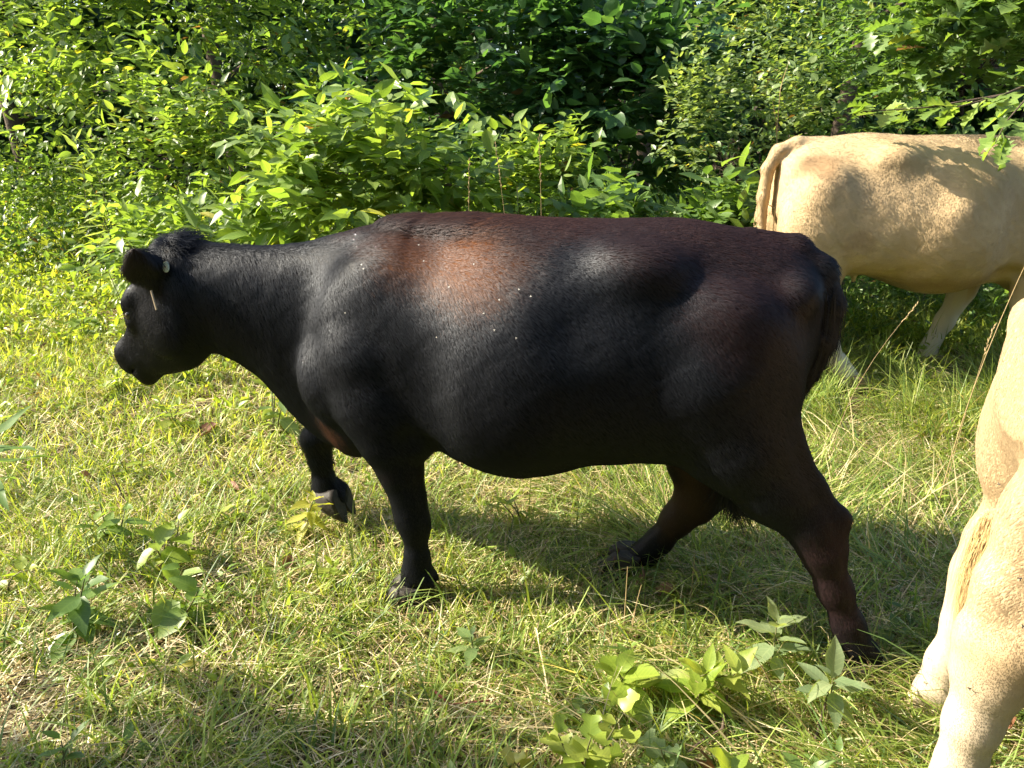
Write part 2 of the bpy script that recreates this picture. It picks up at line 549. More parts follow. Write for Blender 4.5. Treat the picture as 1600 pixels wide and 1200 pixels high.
def hoof_mesh(name, mat):
    """two claws side by side, toes towards +X"""
    vs, fs = [], []
    for sy in (-1, 1):
        base = len(vs)
        K = 12
        for z, sx, off, w in ((.0, .062, .022, .030), (.018, .060, .018, .031), (.05, .048, .006, .029), (.072, .040, -.004, .026)):
            for i in range(K):
                a = 2 * math.pi * i / K
                cx, cy = math.cos(a), math.sin(a)
                rx = sx * (1.25 if cx > 0 else .9)
                vs.append((off + rx * cx, sy * .031 + w * cy * (1 - .35 * max(0, cx) ** 2), z))
        for r in range(3):
            for i in range(K):
                j = (i + 1) % K
                fs.append((base + r * K + i, base + r * K + j, base + (r + 1) * K + j, base + (r + 1) * K + i))
        fs.append(tuple(base + i for i in reversed(range(K))))
        fs.append(tuple(base + 3 * K + i for i in range(K)))
    me = bpy.data.meshes.new(name)
    me.from_pydata(vs, [], fs)
    for p in me.polygons:
        p.use_smooth = len(p.vertices) == 4
    me.materials.append(mat)
    return me

def sphere_mesh(name, r, mat, seg=16, rings=10, sc=(1, 1, 1)):
    vs, fs = [(0, 0, r * sc[2])], []
    for i in range(1, rings):
        th = math.pi * i / rings
        for j in range(seg):
            ph = 2 * math.pi * j / seg
            vs.append((r * math.sin(th) * math.cos(ph) * sc[0], r * math.sin(th) * math.sin(ph) * sc[1], r * math.cos(th) * sc[2]))
    vs.append((0, 0, -r * sc[2]))
    for j in range(seg):
        fs.append((0, 1 + j, 1 + (j + 1) % seg))
        for i in range(rings - 2):
            a = 1 + i * seg
            fs.append((a + j, a + seg + j, a + seg + (j + 1) % seg, a + (j + 1) % seg))
        fs.append((len(vs) - 1, 1 + (rings - 2) * seg + (j + 1) % seg, 1 + (rings - 2) * seg + j))
    me = bpy.data.meshes.new(name)
    me.from_pydata(vs, [], fs)
    for p in me.polygons:
        p.use_smooth = True
    me.materials.append(mat)
    return me

M_HOOF = plain_mat('hoof_horn', (.035, .031, .027), .6, .2, .3, 40, .3)
M_HOOF_PALE = plain_mat('pale_hoof_horn', (.16, .11, .07), .5, .4, .3, 40, .3)
M_EYE = plain_mat('eye', (.012, .007, .004), .06, .6, 0, 30, .2)
M_LID = plain_mat('eyelid', (.10, .075, .06), .5, .3, 0, 30, .2)
M_TAG = plain_mat('tag_plastic', (.62, .66, .5), .45, .4, 0, 50, .06)
M_TAGB = plain_mat('tag_strip', (.42, .33, .22), .5, .3, 0, 50, .1)

def blotch(V, c, r, seed, sc=3.0, edge=.5):
    d = np.linalg.norm((V - np.array(c)) / np.array(r), axis=1)
    d = d + .35 * wobble(V, seed, sc)
    t = np.clip((1 - d) / edge + .5, 0, 1)
    return t * t * (3 - 2 * t)

def mixc(C, t, col):
    return C * (1 - t[:, None]) + np.array(col)[None, :] * t[:, None]

def build_cow(name, label, spec, h, loc, rot, scale, coat, n_hair, skin, hair, weight, hoofmat):
    V, Q, HP, RH = cow_body(spec, h)
    root = thing(name, loc, label, 'cow', None, rot)
    root.scale = (scale,) * 3
    N = vert_normals(V, Q)
    body = link('body', np_mesh('body', V, [Q], skin, colors=coat(V)), root)
    # hair
    P, Nn = scatter(V, Q, N, n_hair, weight)
    flow, length, lift = spec['flow'](P, Nn)
    jit = RNG.normal(size=P.shape) * .13
    flow = flow + jit
    flow -= Nn * (flow * Nn).sum(1, keepdims=True)
    flow /= np.linalg.norm(flow, axis=1, keepdims=True) + 1e-9
    length = length * spec.get('hair_len', 1.0) * RNG.uniform(.6, 1.2, len(P))
    d0 = flow + Nn * lift[:, None]
    d0 /= np.linalg.norm(d0, axis=1, keepdims=True)
    d1 = flow + Nn * (lift * .25)[:, None]
    d1 /= np.linalg.norm(d1, axis=1, keepdims=True)
    p1 = P + d0 * (length * .5)[:, None]
    p2 = p1 + d1 * (length * .5)[:, None]
    C = coat(P + RNG.normal(size=P.shape) * .022) * (1 + spec.get('jit', .4) * RNG.uniform(-1, 1, (len(P), 1)))
    strands('hair_coat', np.stack([P - Nn * .002, p1, p2], 1), np.full(len(P), spec.get('hair_r', .0007)), C, hair, body, normals=Nn)
    # hooves
    for hf in spec['hooves']:
        o = link('hoof', hoof_mesh('hoof', hoofmat), root)
        o.location = hf[0]
        o.rotation_euler = hf[1]
        o.scale = (1.12,) * 3
    # eyes
    for sy in (1, -1):
        e = link('eye', sphere_mesh('eye', .0205, M_EYE), root)
        e.location = HP(.258, .010, sy * .083)
        lid = []
        for dn in (1, -1):
            a = np.linspace(-1.15, 1.15, 9)
            c = np.array(HP(.258, .010, sy * .086))
            tdir, ydir, ndir = RH
            out = ydir * sy
            pts = [c + (tdir * math.sin(x) + (ndir * dn * .55) * math.cos(x)) * .021 + out * (.013 * math.cos(x)) for x in a]
            lid.append(pts)
        vs, fs = [], []
        for pts in lid:
            for p in pts:
                b0 = len(vs)
                vs += [p + np.array((.004, 0, 0)), p + np.array((0, .004 * sy, .003)), p - np.array((.004, 0, 0)), p + np.array((0, -.003 * sy, -.003))]
            s0 = len(vs) - 4 * len(pts)
            for i in range(len(pts) - 1):
                for j in range(4):
                    fs.append((s0 + 4 * i + j, s0 + 4 * i + (j + 1) % 4, s0 + 4 * i + 4 + (j + 1) % 4, s0 + 4 * i + 4 + j))
        me = bpy.data.meshes.new('eyelid')
        me.from_pydata([tuple(v) for v in vs], [], fs)
        me.materials.append(M_LID if spec.get('lid') else skin)
        ld = link('eyelid', me, root)
    # tail switch
    for sw in spec.get('switch', ()):
        c0, dirs, L, n, spread, cols = sw[:6]
        base = np.array(c0) + RNG.normal(size=(n, 3)) * spread[0]
        steps = []
        p = base.copy()
        off = RNG.normal(size=(n, 3)) * spread[1]
        for d in dirs:
            steps.append(p.copy())
            v = np.array(d)[None, :] + off
            p = p + v / np.linalg.norm(v, axis=1, keepdims=True) * (L / len(dirs)) * RNG.uniform(.6, 1.1, (n, 1))
        steps.append(p)
        strands('tail_switch', np.stack(steps, 1), np.full(n, sw[6] if len(sw) > 6 else .0009), np.array(cols)[None, :] * RNG.uniform(.6, 1.4, (n, 1)), hair, root,
                normals=np.array((-.3, 1, 0) if len(sw) < 7 else (-.85, -.5, .2))[None, :] + RNG.normal(size=(n, 3)) * .35)
    return root, body, HP, RH

# ---- the black cow
def black_coat(V):
    C = np.tile(np.array((.0050, .0055, .0075)), (len(V), 1))
    C = mixc(C, .9 * blotch(V, (.36, .2, 1.20), (.20, .4, .10), 3, 4, 1.4), (.080, .026, .005))
    C = mixc(C, .6 * blotch(V, (.29, .2, 1.165), (.08, .4, .08), 15, 6, 1.6), (.125, .040, .005))
    C = mixc(C, .85 * blotch(V, (.36, 0, 1.28), (.40, .25, .07), 4, 3, .9), (.030, .012, .007))
    C = mixc(C, .6 * blotch(V, (-.0, 0, 1.29), (.5, .2, .04), 16, 3, .9), (.028, .0105, .007))
    C = mixc(C, .75 * blotch(V, (-.36, .1, 1.27), (.28, .35, .10), 6, 3, .9), (.021, .0095, .008))
    C = mixc(C, .5 * blotch(V, (-.50, .2, 1.10), (.14, .3, .14), 7, 3, .9), (.024, .0095, .008))
    C = mixc(C, .8 * blotch(V, (.83, .12, .57), (.07, .09, .07), 8, 5, .8), (.055, .02, .008))
    C = mixc(C, .5 * blotch(V, (.05, 0, .50), (.5, .3, .06), 9, 3, .8), (.03, .013, .010))
    C = mixc(C, .7 * blotch(V, (-.40, -.18, .45), (.13, .14, .28), 10, 3, .8), (.045, .026, .014))
    C = mixc(C, .5 * blotch(V, (-.80, .22, .35), (.12, .14, .18), 12, 3, .8), (.03, .014, .013))
    ear = np.clip((np.abs(V[:, 1]) - .13) / .03, 0, 1) * (V[:, 0] > 1.28) * (V[:, 2] > 1.0)
    C = mixc(C, .7 * ear, (.030, .019, .013))
    return C

def cow_flow(head_axis):
    def fn(P, N):
        x, y, z = P[:, 0], P[:, 1], P[:, 2]
        f = np.stack([np.full(len(P), -.62), .0 * x, np.full(len(P), -.6)], 1)
        top = np.clip((z - 1.12) / .14, 0, 1)
        f[:, 2] *= 1 - .6 * top
        leg = np.clip((.62 - z) / .1, 0, 1) * ((x < -.2) | ((x > .4) & (x < .7)))
        f[:, 0] *= 1 - .9 * leg
        neck = np.clip((x - .75) / .25, 0, 1)
        f[:, 0] *= 1 - .35 * neck
        head = np.clip((x - 1.38) / .05, 0, 1)
        f[:, 0] = f[:, 0] * (1 - head) + head * .45
        L = np.full(len(P), .021)
        L = L * (1 - .65 * leg) * (1 - .5 * head)
        crest = np.clip((z - (1.225 - .08 * np.clip((x - .7) / .5, 0, 1))) / .02, 0, 1) * np.clip((x - .12) / .25, 0, 1) * (x < 1.4)
        L = L + .022 * crest + .006 * neck * (1 - head)
        L = L + .012 * np.clip((.58 - z) / .05, 0, 1) * (np.abs(y) < .15) * (x > -.2) * (x < .45)
        L = L + .022 * np.clip((np.abs(y) - .10) / .02, 0, 1) * (x > 1.28) * (z > 1.03)
        poll = np.clip((z - 1.12) / .03, 0, 1) * (x > 1.33) * (np.abs(y) < .08)
        L = L + .018 * poll
        tail = np.clip((-.69 - x) / .02, 0, 1) * (z > .8)
        L = L + .015 * tail
        lift = .22 + .8 * crest + .1 * neck + .5 * poll
        return f, L, lift
    return fn

NY, FY = .19, -.17
black = dict(
    relief=.5,
    yaw=.30, head_size=1.07, headdir=(.615,-.789), ear=(.03,.58,.58), lid=True,
    flow=cow_flow(None),
    hair_r=.00055,
    legs=[
        dict(pts=[(.62, .17, .86, .15), (.595, .18, .72, .13), (.555, .19, .60, .095), (.528, .19, .50, .070), (.508, .19, .41, .054), (.498, .19, .33, .052), (.490, .19, .29, .043), (.486, .19, .17, .038), (.488, .19, .11, .045), (.508, .19, .05, .045)],
             extra=[[(.445, .165, .105, .014), (.43, .165, .09, .012)], [(.445, .215, .105, .014), (.43, .215, .09, .012)], [(.45, .20, .70, .05), (.47, .19, .6, .06)]]),
        dict(pts=[(.68, FY, .80, .14), (.80, FY, .62, .10), (.93, FY, .47, .066), (1.03, FY, .395, .054), (1.02, FY, .31, .040), (1.008, FY, .21, .040), (1.005, FY, .17, .046), (.965, FY, .155, .042)],
             extra=[[(.955, FY - .03, .20, .014), (.94, FY - .03, .185, .012)]]),
        dict(pts=[(-.40, .185, .86, .19), (-.50, .20, .70, .140), (-.60, .21, .58, .096), (-.705, .215, .49, .066), (-.752, .22, .41, .056), (-.80, .22, .29, .044), (-.85, .22, .18, .040), (-.882, .22, .10, .046), (-.882, .22, .04, .046)],
             extra=[[(-.60, .20, .76, .05), (-.70, .21, .61, .026), (-.782, .215, .512, .028), (-.775, .22, .44, .034)], [(-.935, .20, .10, .013), (-.945, .20, .085, .011)], [(-.935, .24, .10, .013), (-.945, .24, .085, .011)]]),
        dict(pts=[(-.34, -.16, .80, .17), (-.375, -.175, .60, .115), (-.385, -.18, .46, .085), (-.41, -.18, .345, .070), (-.35, -.18, .235, .054), (-.29, -.18, .135, .043), (-.245, -.18, .075, .045), (-.205, -.18, .045, .042)],
             extra=[[(-.44, -.17, .58, .05), (-.475, -.18, .44, .035), (-.48, -.18, .345, .035), (-.43, -.18, .27, .04)]]),
    ],
    hooves=[((.515, .19, 0), (0, 0, .05)), ((.94, FY, .17), (0, math.radians(108), 0)), ((-.875, .22, -.005), (0, 0, .05)), ((-.185, -.18, .005), (0, math.radians(-4), 0))],
    tail=[(-.48, 0, 1.235, .035), (-.60, 0, 1.213, .044), (-.67, .01, 1.165, .042), (-.70, .03, 1.08, .038), (-.695, .05, .98, .033), (-.675, .04, .88, .026), (-.65, 0, .76, .020), (-.60, -.03, .62, .018), (-.53, -.05, .50, .016)],
    switch=[((-.695, .04, 1.10), [(-.05, 0, -1), (0, 0, -1), (.12, 0, -1), (.2, 0, -1)], .26, 500, (.018, .05), (.006, .006, .007)),
            ((-.53, -.05, .50), [(.2, 0, -1), (-.15, 0, -.9), (-.3, 0, -.7)], .20, 900, (.016, .22), (.007, .006, .006))],
)
SKIN_BLACK = coat_mat('black_hide', .5, .08, .1)
HAIR_BLACK = hair_mat('black_hair', .47, .027, .70, (.95, 1.0, 1.08))
axis = (-2.35, .59)
rot_black = math.atan2(axis[1], axis[0])
cow1, body1, HP1, RH1 = build_cow('cow', 'black cow with rusty brown back and a white ear tag with a front leg lifted', black, .0085,
                                  (.2, 2.205, 0), rot_black, 1.0, black_coat, 360000, SKIN_BLACK, HAIR_BLACK, lambda c: np.where(c[:, 1] > -.1, 1, .25) * (c[:, 2] > .055), M_HOOF)
# ear tag: round button on the back of the near ear and the edge-on strip below it
def disc_mesh(name, rx, ry, th, mat, K=20):
    vs = [(rx * math.cos(2 * math.pi * i / K), ry * math.sin(2 * math.pi * i / K), z) for z in (-th, th) for i in range(K)]
    fs = [tuple(range(K))[::-1], tuple(range(K, 2 * K))] + [(i, (i + 1) % K, K + (i + 1) % K, K + i) for i in range(K)]
    me = bpy.data.meshes.new(name)
    me.from_pydata(vs, [], fs)
    me.materials.append(mat)
    return me


# ---- the tan cows
def tan_coat(base, pale, seed):
    def fn(V):
        C = np.tile(np.array(base), (len(V), 1))
        w = .5 + .5 * wobble(V, seed, 2.2)
        C = C * (.88 + .24 * w)[:, None]
        low = np.clip((.50 - V[:, 2]) / .14, 0, 1)
        C = mixc(C, low * .9, pale)
        C = mixc(C, np.clip((.66 - V[:, 2]) / .1, 0, 1) * (np.abs(V[:, 1]) < .16) * (V[:, 0] > -.35) * (V[:, 0] < .5) * .55, pale)
        for k, (c, r, a) in enumerate((((-.55, -.1, 1.13), (.09, .25, .06), .75), ((-.36, -.2, .80), (.08, .3, .07), .5), ((-.02, -.1, .56), (.16, .3, .06), .5), ((.22, -.2, .58), (.14, .3, .05), .55),
                                       ((.25, -.2, 1.05), (.2, .3, .14), .3), ((-.52, -.2, .56), (.07, .1, .05), .8))):
            C = mixc(C, a * blotch(V, c, r, seed + k, 5, .9), (base[0] * .5, base[1] * .42, base[2] * .36))
        teat = np.clip((.565 - V[:, 2]) / .02, 0, 1) * (V[:, 0] < -.2) * (V[:, 0] > -.40) * (np.abs(V[:, 1]) < .09)
        C = mixc(C, teat, (.5, .28, .22))
        return C
    return fn

SKIN_TAN = coat_mat('tan_hide', .7, .2, .05)
HAIR_TAN = hair_mat('tan_hair', .6, .02, .85)
YN = -.17
tan_far = dict(
    yaw=0.0, flow=cow_flow(None), hair_r=.0005, hair_len=.5, jit=.2, thigh=-.06,
    legs=[
        dict(pts=[(.66, YN, .86, .15), (.645, YN, .7, .125), (.635, -.18, .52, .088), (.64, -.18, .34, .062), (.64, -.18, .26, .05), (.64, -.18, .17, .047), (.645, -.18, .10, .05), (.66, -.18, .05, .05)]),
        dict(pts=[(.62, .17, .82, .14), (.56, .17, .62, .10), (.505, .17, .44, .068), (.445, .17, .27, .052), (.40, .17, .16, .041), (.38, .17, .09, .045), (.385, .17, .05, .043)]),
        dict(pts=[(-.44, -.16, .80, .16), (-.475, -.175, .60, .105), (-.475, -.18, .46, .085), (-.445, -.18, .345, .068), (-.375, -.18, .235, .052), (-.305, -.18, .135, .044), (-.255, -.18, .075, .046), (-.225, -.18, .045, .045)]),
        dict(pts=[(-.40, .185, .86, .19), (-.50, .20, .70, .150), (-.60, .21, .58, .112), (-.695, .215, .49, .084), (-.745, .22, .41, .070), (-.80, .22, .29, .053), (-.85, .22, .18, .049), (-.882, .22, .10, .052), (-.882, .22, .04, .05)]),
    ],
    hooves=[((.67, -.18, 0), (0, 0, 0)), ((.41, .17, 0), (0, .1, 0)), ((-.21, -.18, 0), (0, 0, 0)), ((-.875, .22, 0), (0, 0, 0))],
    tail=[(-.46, 0, 1.235, .04), (-.60, 0, 1.236, .042), (-.685, 0, 1.205, .038), (-.735, 0, 1.12, .032), (-.742, 0, .98, .028), (-.73, 0, .78, .022), (-.71, 0, .55, .016)],
    switch=[((-.71, 0, .60), [(0, 0, -1)] * 3, .28, 400, (.012, .10), (.35, .2, .08))],
)
cow2, body2, HP2, RH2 = build_cow('cow', 'tan cow with white lower legs standing at the bushes behind the black cow', tan_far, .0105,
                                  (2.23, 4.3, gz(2.2, 4.3) - .01), .03, 1.1, tan_coat((.455, .328, .185), (.55, .49, .38), 21), 220000, SKIN_TAN, HAIR_TAN, lambda c: np.where(c[:, 0] < .8, 1.0, .15), M_HOOF_PALE)
tan_near = dict(
    yaw=0.0, flow=cow_flow(None), hair_r=.00045, hair_len=.5, relief=.4, jit=.2,
    legs=[
        dict(pts=[(.62, YN, .86, .15), (.6, YN, .7, .125), (.58, -.18, .52, .088), (.57, -.18, .34, .062), (.56, -.18, .26, .05), (.56, -.18, .17, .047), (.565, -.18, .10, .05), (.58, -.18, .05, .05)]),
        dict(pts=[(.66, .17, .86, .15), (.645, .17, .7, .125), (.635, .18, .52, .088), (.64, .18, .34, .062), (.64, .18, .26, .05), (.64, .18, .17, .047), (.645, .18, .10, .05), (.66, .18, .05, .05)]),
        dict(pts=[(-.42, YN, .88, .21), (-.50, YN, .74, .18), (-.59, YN, .61, .126), (-.675, YN, .51, .084), (-.69, YN, .41, .062), (-.703, YN, .29, .048), (-.707, YN, .18, .042), (-.707, YN, .10, .047), (-.68, YN, .04, .045)], k=.05,
             extra=[[(-.60, YN, .90, .12), (-.63, YN, .78, .115), (-.69, YN, .64, .072), (-.738, YN, .52, .035), (-.728, YN, .44, .04)], [(-.755, YN - .02, .10, .014), (-.765, YN - .02, .085, .012)]]),
        dict(pts=[(-.38, .165, .86, .18), (-.44, .17, .67, .135), (-.52, .17, .54, .097), (-.56, .17, .44, .071), (-.58, .17, .32, .054), (-.60, .17, .18, .049), (-.61, .17, .08, .053), (-.58, .17, .01, .05)],
             extra=[[(-.52, .17, .68, .05), (-.585, .17, .55, .034), (-.603, .17, .47, .032), (-.60, .17, .38, .036)], [(-.665, .15, .085, .017), (-.682, .15, .07, .014)]]),
    ],
    hooves=[((.59, -.18, 0), (0, 0, 0)), ((.67, .18, 0), (0, 0, 0)), ((-.675, YN, 0), (0, 0, 0)), ((-.575, .17, -.04), (0, 0, 0))],
    tail=[(-.46, 0, 1.235, .04), (-.60, 0, 1.22, .042), (-.63, .0, 1.16, .036), (-.635, -.02, 1.05, .030), (-.635, -.03, .92, .026), (-.63, -.03, .74, .022), (-.63, -.03, .62, .014)],
    switch=[((-.66, -.03, .68), [(-.10, 0, -1), (.0, 0, -1), (.10, 0, -1)], .27, 7000, (.018, .05), (.46, .32, .14), .0004)],
)
cow3, body3, HP3, RH3 = build_cow('cow', 'pale tan cow seen only by its hind legs at the right edge', tan_near, .0095,
                                  (1.765, 1.37, -.01), math.radians(-8), 1.03, tan_coat((.455, .33, .19), (.50, .41, .29), 31), 260000, SKIN_TAN, HAIR_TAN, lambda c: np.where(c[:, 0] < -.30, 1.0, .06), M_HOOF_PALE)

# ------------------------------------------------------------------ ear tag (its button on the back of the near ear, its strip edge-on below)
def disc_mesh(name, rx, ry, th, mat, K=20):
    vs = [(rx * math.cos(2 * math.pi * i / K), ry * math.sin(2 * math.pi * i / K), z) for z in (-th, th) for i in range(K)]
    fs = [tuple(range(K))[::-1], tuple(range(K, 2 * K))] + [(i, (i + 1) % K, K + (i + 1) % K, K + i) for i in range(K)]
    me = bpy.data.meshes.new(name)
    me.from_pydata(vs, [], fs)
    me.materials.append(mat)
    return me

def box_mesh(name, sx, sy, sz, mat):
    vs = [(x * sx / 2, y * sy / 2, z * sz / 2) for x in (-1, 1) for y in (-1, 1) for z in (-1, 1)]
    fs = [(0, 1, 3, 2), (4, 6, 7, 5), (0, 4, 5, 1), (2, 3, 7, 6), (0, 2, 6, 4), (1, 5, 7, 3)]
    me = bpy.data.meshes.new(name)
    me.from_pydata(vs, [], fs)
    me.materials.append(mat)
    return me

def surf_y(V, x, z):
    """outermost surface on the near side at (x, z)"""
    m = (np.abs(V[:, 0] - x) < .012) & (np.abs(V[:, 2] - z) < .012)
    return float(V[m, 1].max()) if m.any() else .2

VB = np.empty(len(body1.data.vertices) * 3); body1.data.vertices.foreach_get('co', VB); VB = VB.reshape(-1, 3)
TX, TZ = 1.355, 1.10
ty = surf_y(VB, TX, TZ)
et = link('ear_tag', disc_mesh('ear_tag', .011, .018, .003, M_TAG), cow1)
et.location = (TX, ty + .014, TZ); et.rotation_euler = (math.radians(-80), 0, 0)
tb = link('tag_stud', disc_mesh('tag_stud', .003, .004, .003, M_TAGB), et)
tb.location = (0, 0, .004)
ts = link('tag_strip', box_mesh('tag_strip', .004, .006, .065, M_TAGB), cow1)
ts.location = (1.39, .15, .995); ts.rotation_euler = (0, math.radians(8), 0)

# ------------------------------------------------------------------ ground
def ground_mat():
    m, nt, out = new_mat('soil')
    L = nt.links.new
    tc = nt.nodes.new('ShaderNodeTexCoord')
    n1 = nt.nodes.new('ShaderNodeTexNoise'); n1.inputs['Scale'].default_value = 1.6; n1.inputs['Detail'].default_value = 8
    n2 = nt.nodes.new('ShaderNodeTexNoise'); n2.inputs['Scale'].default_value = 45; n2.inputs['Detail'].default_value = 8
    L(tc.outputs['Object'], n1.inputs[0]); L(tc.outputs['Object'], n2.inputs[0])
    r1 = nt.nodes.new('ShaderNodeValToRGB')
    e = r1.color_ramp.elements
    e[0].position, e[0].color = .35, (.035, .024, .015, 1)
    e[1].position, e[1].color = .7, (.17, .125, .065, 1)
    x = e.new(.52); x.color = (.09, .065, .035, 1)
    L(n2.outputs['Fac'], r1.inputs[0])
    r2 = nt.nodes.new('ShaderNodeValToRGB')
    r2.color_ramp.elements[0].color = (.05, .055, .02, 1); r2.color_ramp.elements[1].color = (.14, .10, .055, 1)
    L(n1.outputs['Fac'], r2.inputs[0])
    mx = nt.nodes.new('ShaderNodeMix'); mx.data_type = 'RGBA'; mx.inputs[0].default_value = .4
    L(r1.outputs[0], mx.inputs[6]); L(r2.outputs[0], mx.inputs[7])
    b = nt.nodes.new('ShaderNodeBsdfPrincipled'); b.inputs['Roughness'].default_value = .9; b.inputs['Specular IOR Level'].default_value = .2
    L(mx.outputs[2], b.inputs['Base Color'])
    bp = nt.nodes.new('ShaderNodeBump'); bp.inputs['Strength'].default_value = .7; bp.inputs['Distance'].default_value = .02
    L(n2.outputs['Fac'], bp.inputs['Height']); L(bp.outputs[0], b.inputs['Normal'])
    L(b.outputs[0], out.inputs[0])
    return m

gx = np.concatenate([[-150, -60, -25], np.arange(-12, 12.01, .12), [25, 60, 150]])
gy = np.concatenate([[-60, -20, -6], np.arange(-2, 18.01, .12), [30, 60, 200]])
GX, GY = np.meshgrid(gx, gy, indexing='ij')
GV = np.stack([GX, GY, ground_z(GX, GY)], -1).reshape(-1, 3)
ii = np.arange(len(gx) * len(gy)).reshape(len(gx), len(gy))
GQ = np.stack([ii[:-1, :-1], ii[1:, :-1], ii[1:, 1:], ii[:-1, 1:]], -1).reshape(-1, 4)
tag(link('ground', np_mesh('ground', GV, [GQ], ground_mat())), kind='structure')

# ------------------------------------------------------------------ leaves
def leaf_template(kind):
    """unit leaf along +X, face +Z: verts, tris, uv"""
    if kind == 'ovate':          # full leaf, 20 triangles
        xm = [0, .18, .38, .58, .79, 1.0]; w = [0, .17, .235, .215, .125, 0]
    elif kind == 'narrow':
        xm = [0, .18, .38, .58, .79, 1.0]; w = [0, .085, .115, .10, .06, 0]
    elif kind == 'round':
        xm = [0, .15, .36, .58, .8, 1.0]; w = [0, .24, .33, .32, .20, 0]
    elif kind == 'oak':
        xm = [0, .14, .26, .38, .48, .60, .70, .82, .91, 1.0]; w = [.012, .05, .25, .10, .36, .15, .40, .16, .20, .0]
    elif kind == 'tulip':
        xm = [0, .10, .28, .44, .58, .72, .86, .95, .90]; w = [.02, .34, .46, .30, .27, .42, .34, .14, .0]
    elif kind == 'small':
        xm = [0, .45, 1.0]; w = [0, .27, 0]
    elif kind == 'medium':
        xm = [0, .3, .65, 1.0]; w = [0, .22, .19, 0]
    xm = np.array(xm); w = np.array(w)
    n = len(xm)
    droop = -.16 * xm ** 2
    fold = .32
    mid = np.stack([xm, 0 * xm, droop], 1)
    lobed = kind in ('oak', 'tulip')
    fx = xm + (.07 * (w > .2) if lobed else -.03 * (w > 0))
    lf = np.stack([fx, w, droop + fold * w + .03 * np.sin(xm * 9)], 1)
    rt = np.stack([fx, -w, droop + fold * w + .03 * np.sin(xm * 9 + 1)], 1)
    V = np.concatenate([mid, lf, rt])
    T = []
    for i in range(n - 1):
        for s, o in ((n, 1), (2 * n, -1)):
            a, b, c, d = i, i + 1, s + i + 1, s + i
            q = [(a, b, c), (a, c, d)]
            if w[i] == 0: q = [(a, b, c)]
            elif w[i + 1] == 0 and not lobed: q = [(a, b, d)]
            T += q if o > 0 else [t[::-1] for t in q]
    return V, np.array(T), np.stack([V[:, 0], V[:, 1]], 1)

TPL = {k: leaf_template(k) for k in ('ovate', 'narrow', 'round', 'oak', 'tulip', 'small', 'medium')}

def frames(dirs, up):
    """orthonormal leaf frames: columns x (along), y, z (face)"""
    x = dirs / (np.linalg.norm(dirs, axis=1, keepdims=True) + 1e-9)
    z = up - x * (up * x).sum(1, keepdims=True)
    z /= np.linalg.norm(z, axis=1, keepdims=True) + 1e-9
    y = np.cross(z, x)
    return np.stack([x, y, z], 2)

def leaf_cloud(name, pos, Fm, size, cols, kind, mat, parent=None):
    V, T, UV = TPL[kind]
    n = len(pos)
    W = np.einsum('nij,vj->nvi', Fm, V) * size[:, None, None] + pos[:, None, :]
    TT = (T[None] + (np.arange(n) * len(V))[:, None, None]).reshape(-1, 3)
    me = np_mesh(name, W.reshape(-1, 3), [TT], mat, colors=np.repeat(cols, len(V), 0), uvs=np.tile(UV, (n, 1)), smooth=False)
    return tag(link(name, me, parent), kind='stuff')

_leaf_cache = {}
def leaf_mesh(kind, mat, curl=0.0, variant=0):
    key = (kind, mat.name, round(curl, 2), variant)
    if key not in _leaf_cache:
        V, T, UV = TPL[kind]
        V = V.copy()
        r = np.random.default_rng(variant + 50)
        V[:, 2] += .22 * (variant - 1) * V[:, 0] ** 2 + .05 * np.sin(V[:, 0] * 7 + variant * 2) * (np.abs(V[:, 1]) + .03) * 3
        if curl:
            a = curl * V[:, 0]
            V = np.stack([np.sin(a) / curl, V[:, 1] * (1 - .3 * V[:, 0]), V[:, 2] + (1 - np.cos(a)) / curl + 2.2 * V[:, 1] ** 2], 1)
        _leaf_cache[key] = np_mesh('leaf', V, [T], mat, uvs=UV, smooth=True)
    return _leaf_cache[key]

def tube_data(path, radii, K=5):
    path = np.asarray(path, float)
    t = np.gradient(path, axis=0); t /= np.linalg.norm(t, axis=1, keepdims=True) + 1e-9
    ref = np.array([0.31, .77, .1])
    a = np.cross(t, ref); a /= np.linalg.norm(a, axis=1, keepdims=True) + 1e-9
    b = np.cross(t, a)
    ang = np.arange(K) * 2 * math.pi / K
    V = path[:, None, :] + (a[:, None, :] * np.cos(ang)[None, :, None] + b[:, None, :] * np.sin(ang)[None, :, None]) * np.asarray(radii)[:, None, None]
    n = len(path)
    i = np.arange(n - 1)[:, None] * K + np.arange(K)[None, :]
    j = np.arange(n - 1)[:, None] * K + (np.arange(K)[None, :] + 1) % K
    Q = np.stack([i, j, j + K, i + K], -1).reshape(-1, 4)
    return V.reshape(-1, 3), Q

def tubes(name, items, mat, parent, K=5):
    Vs, Qs, o = [], [], 0
    for p, r in items:
        V, Q = tube_data(p, r, K)
        Vs.append(V); Qs.append(Q + o); o += len(V)
    return link(name, np_mesh(name, np.concatenate(Vs), [np.concatenate(Qs)], mat), parent)

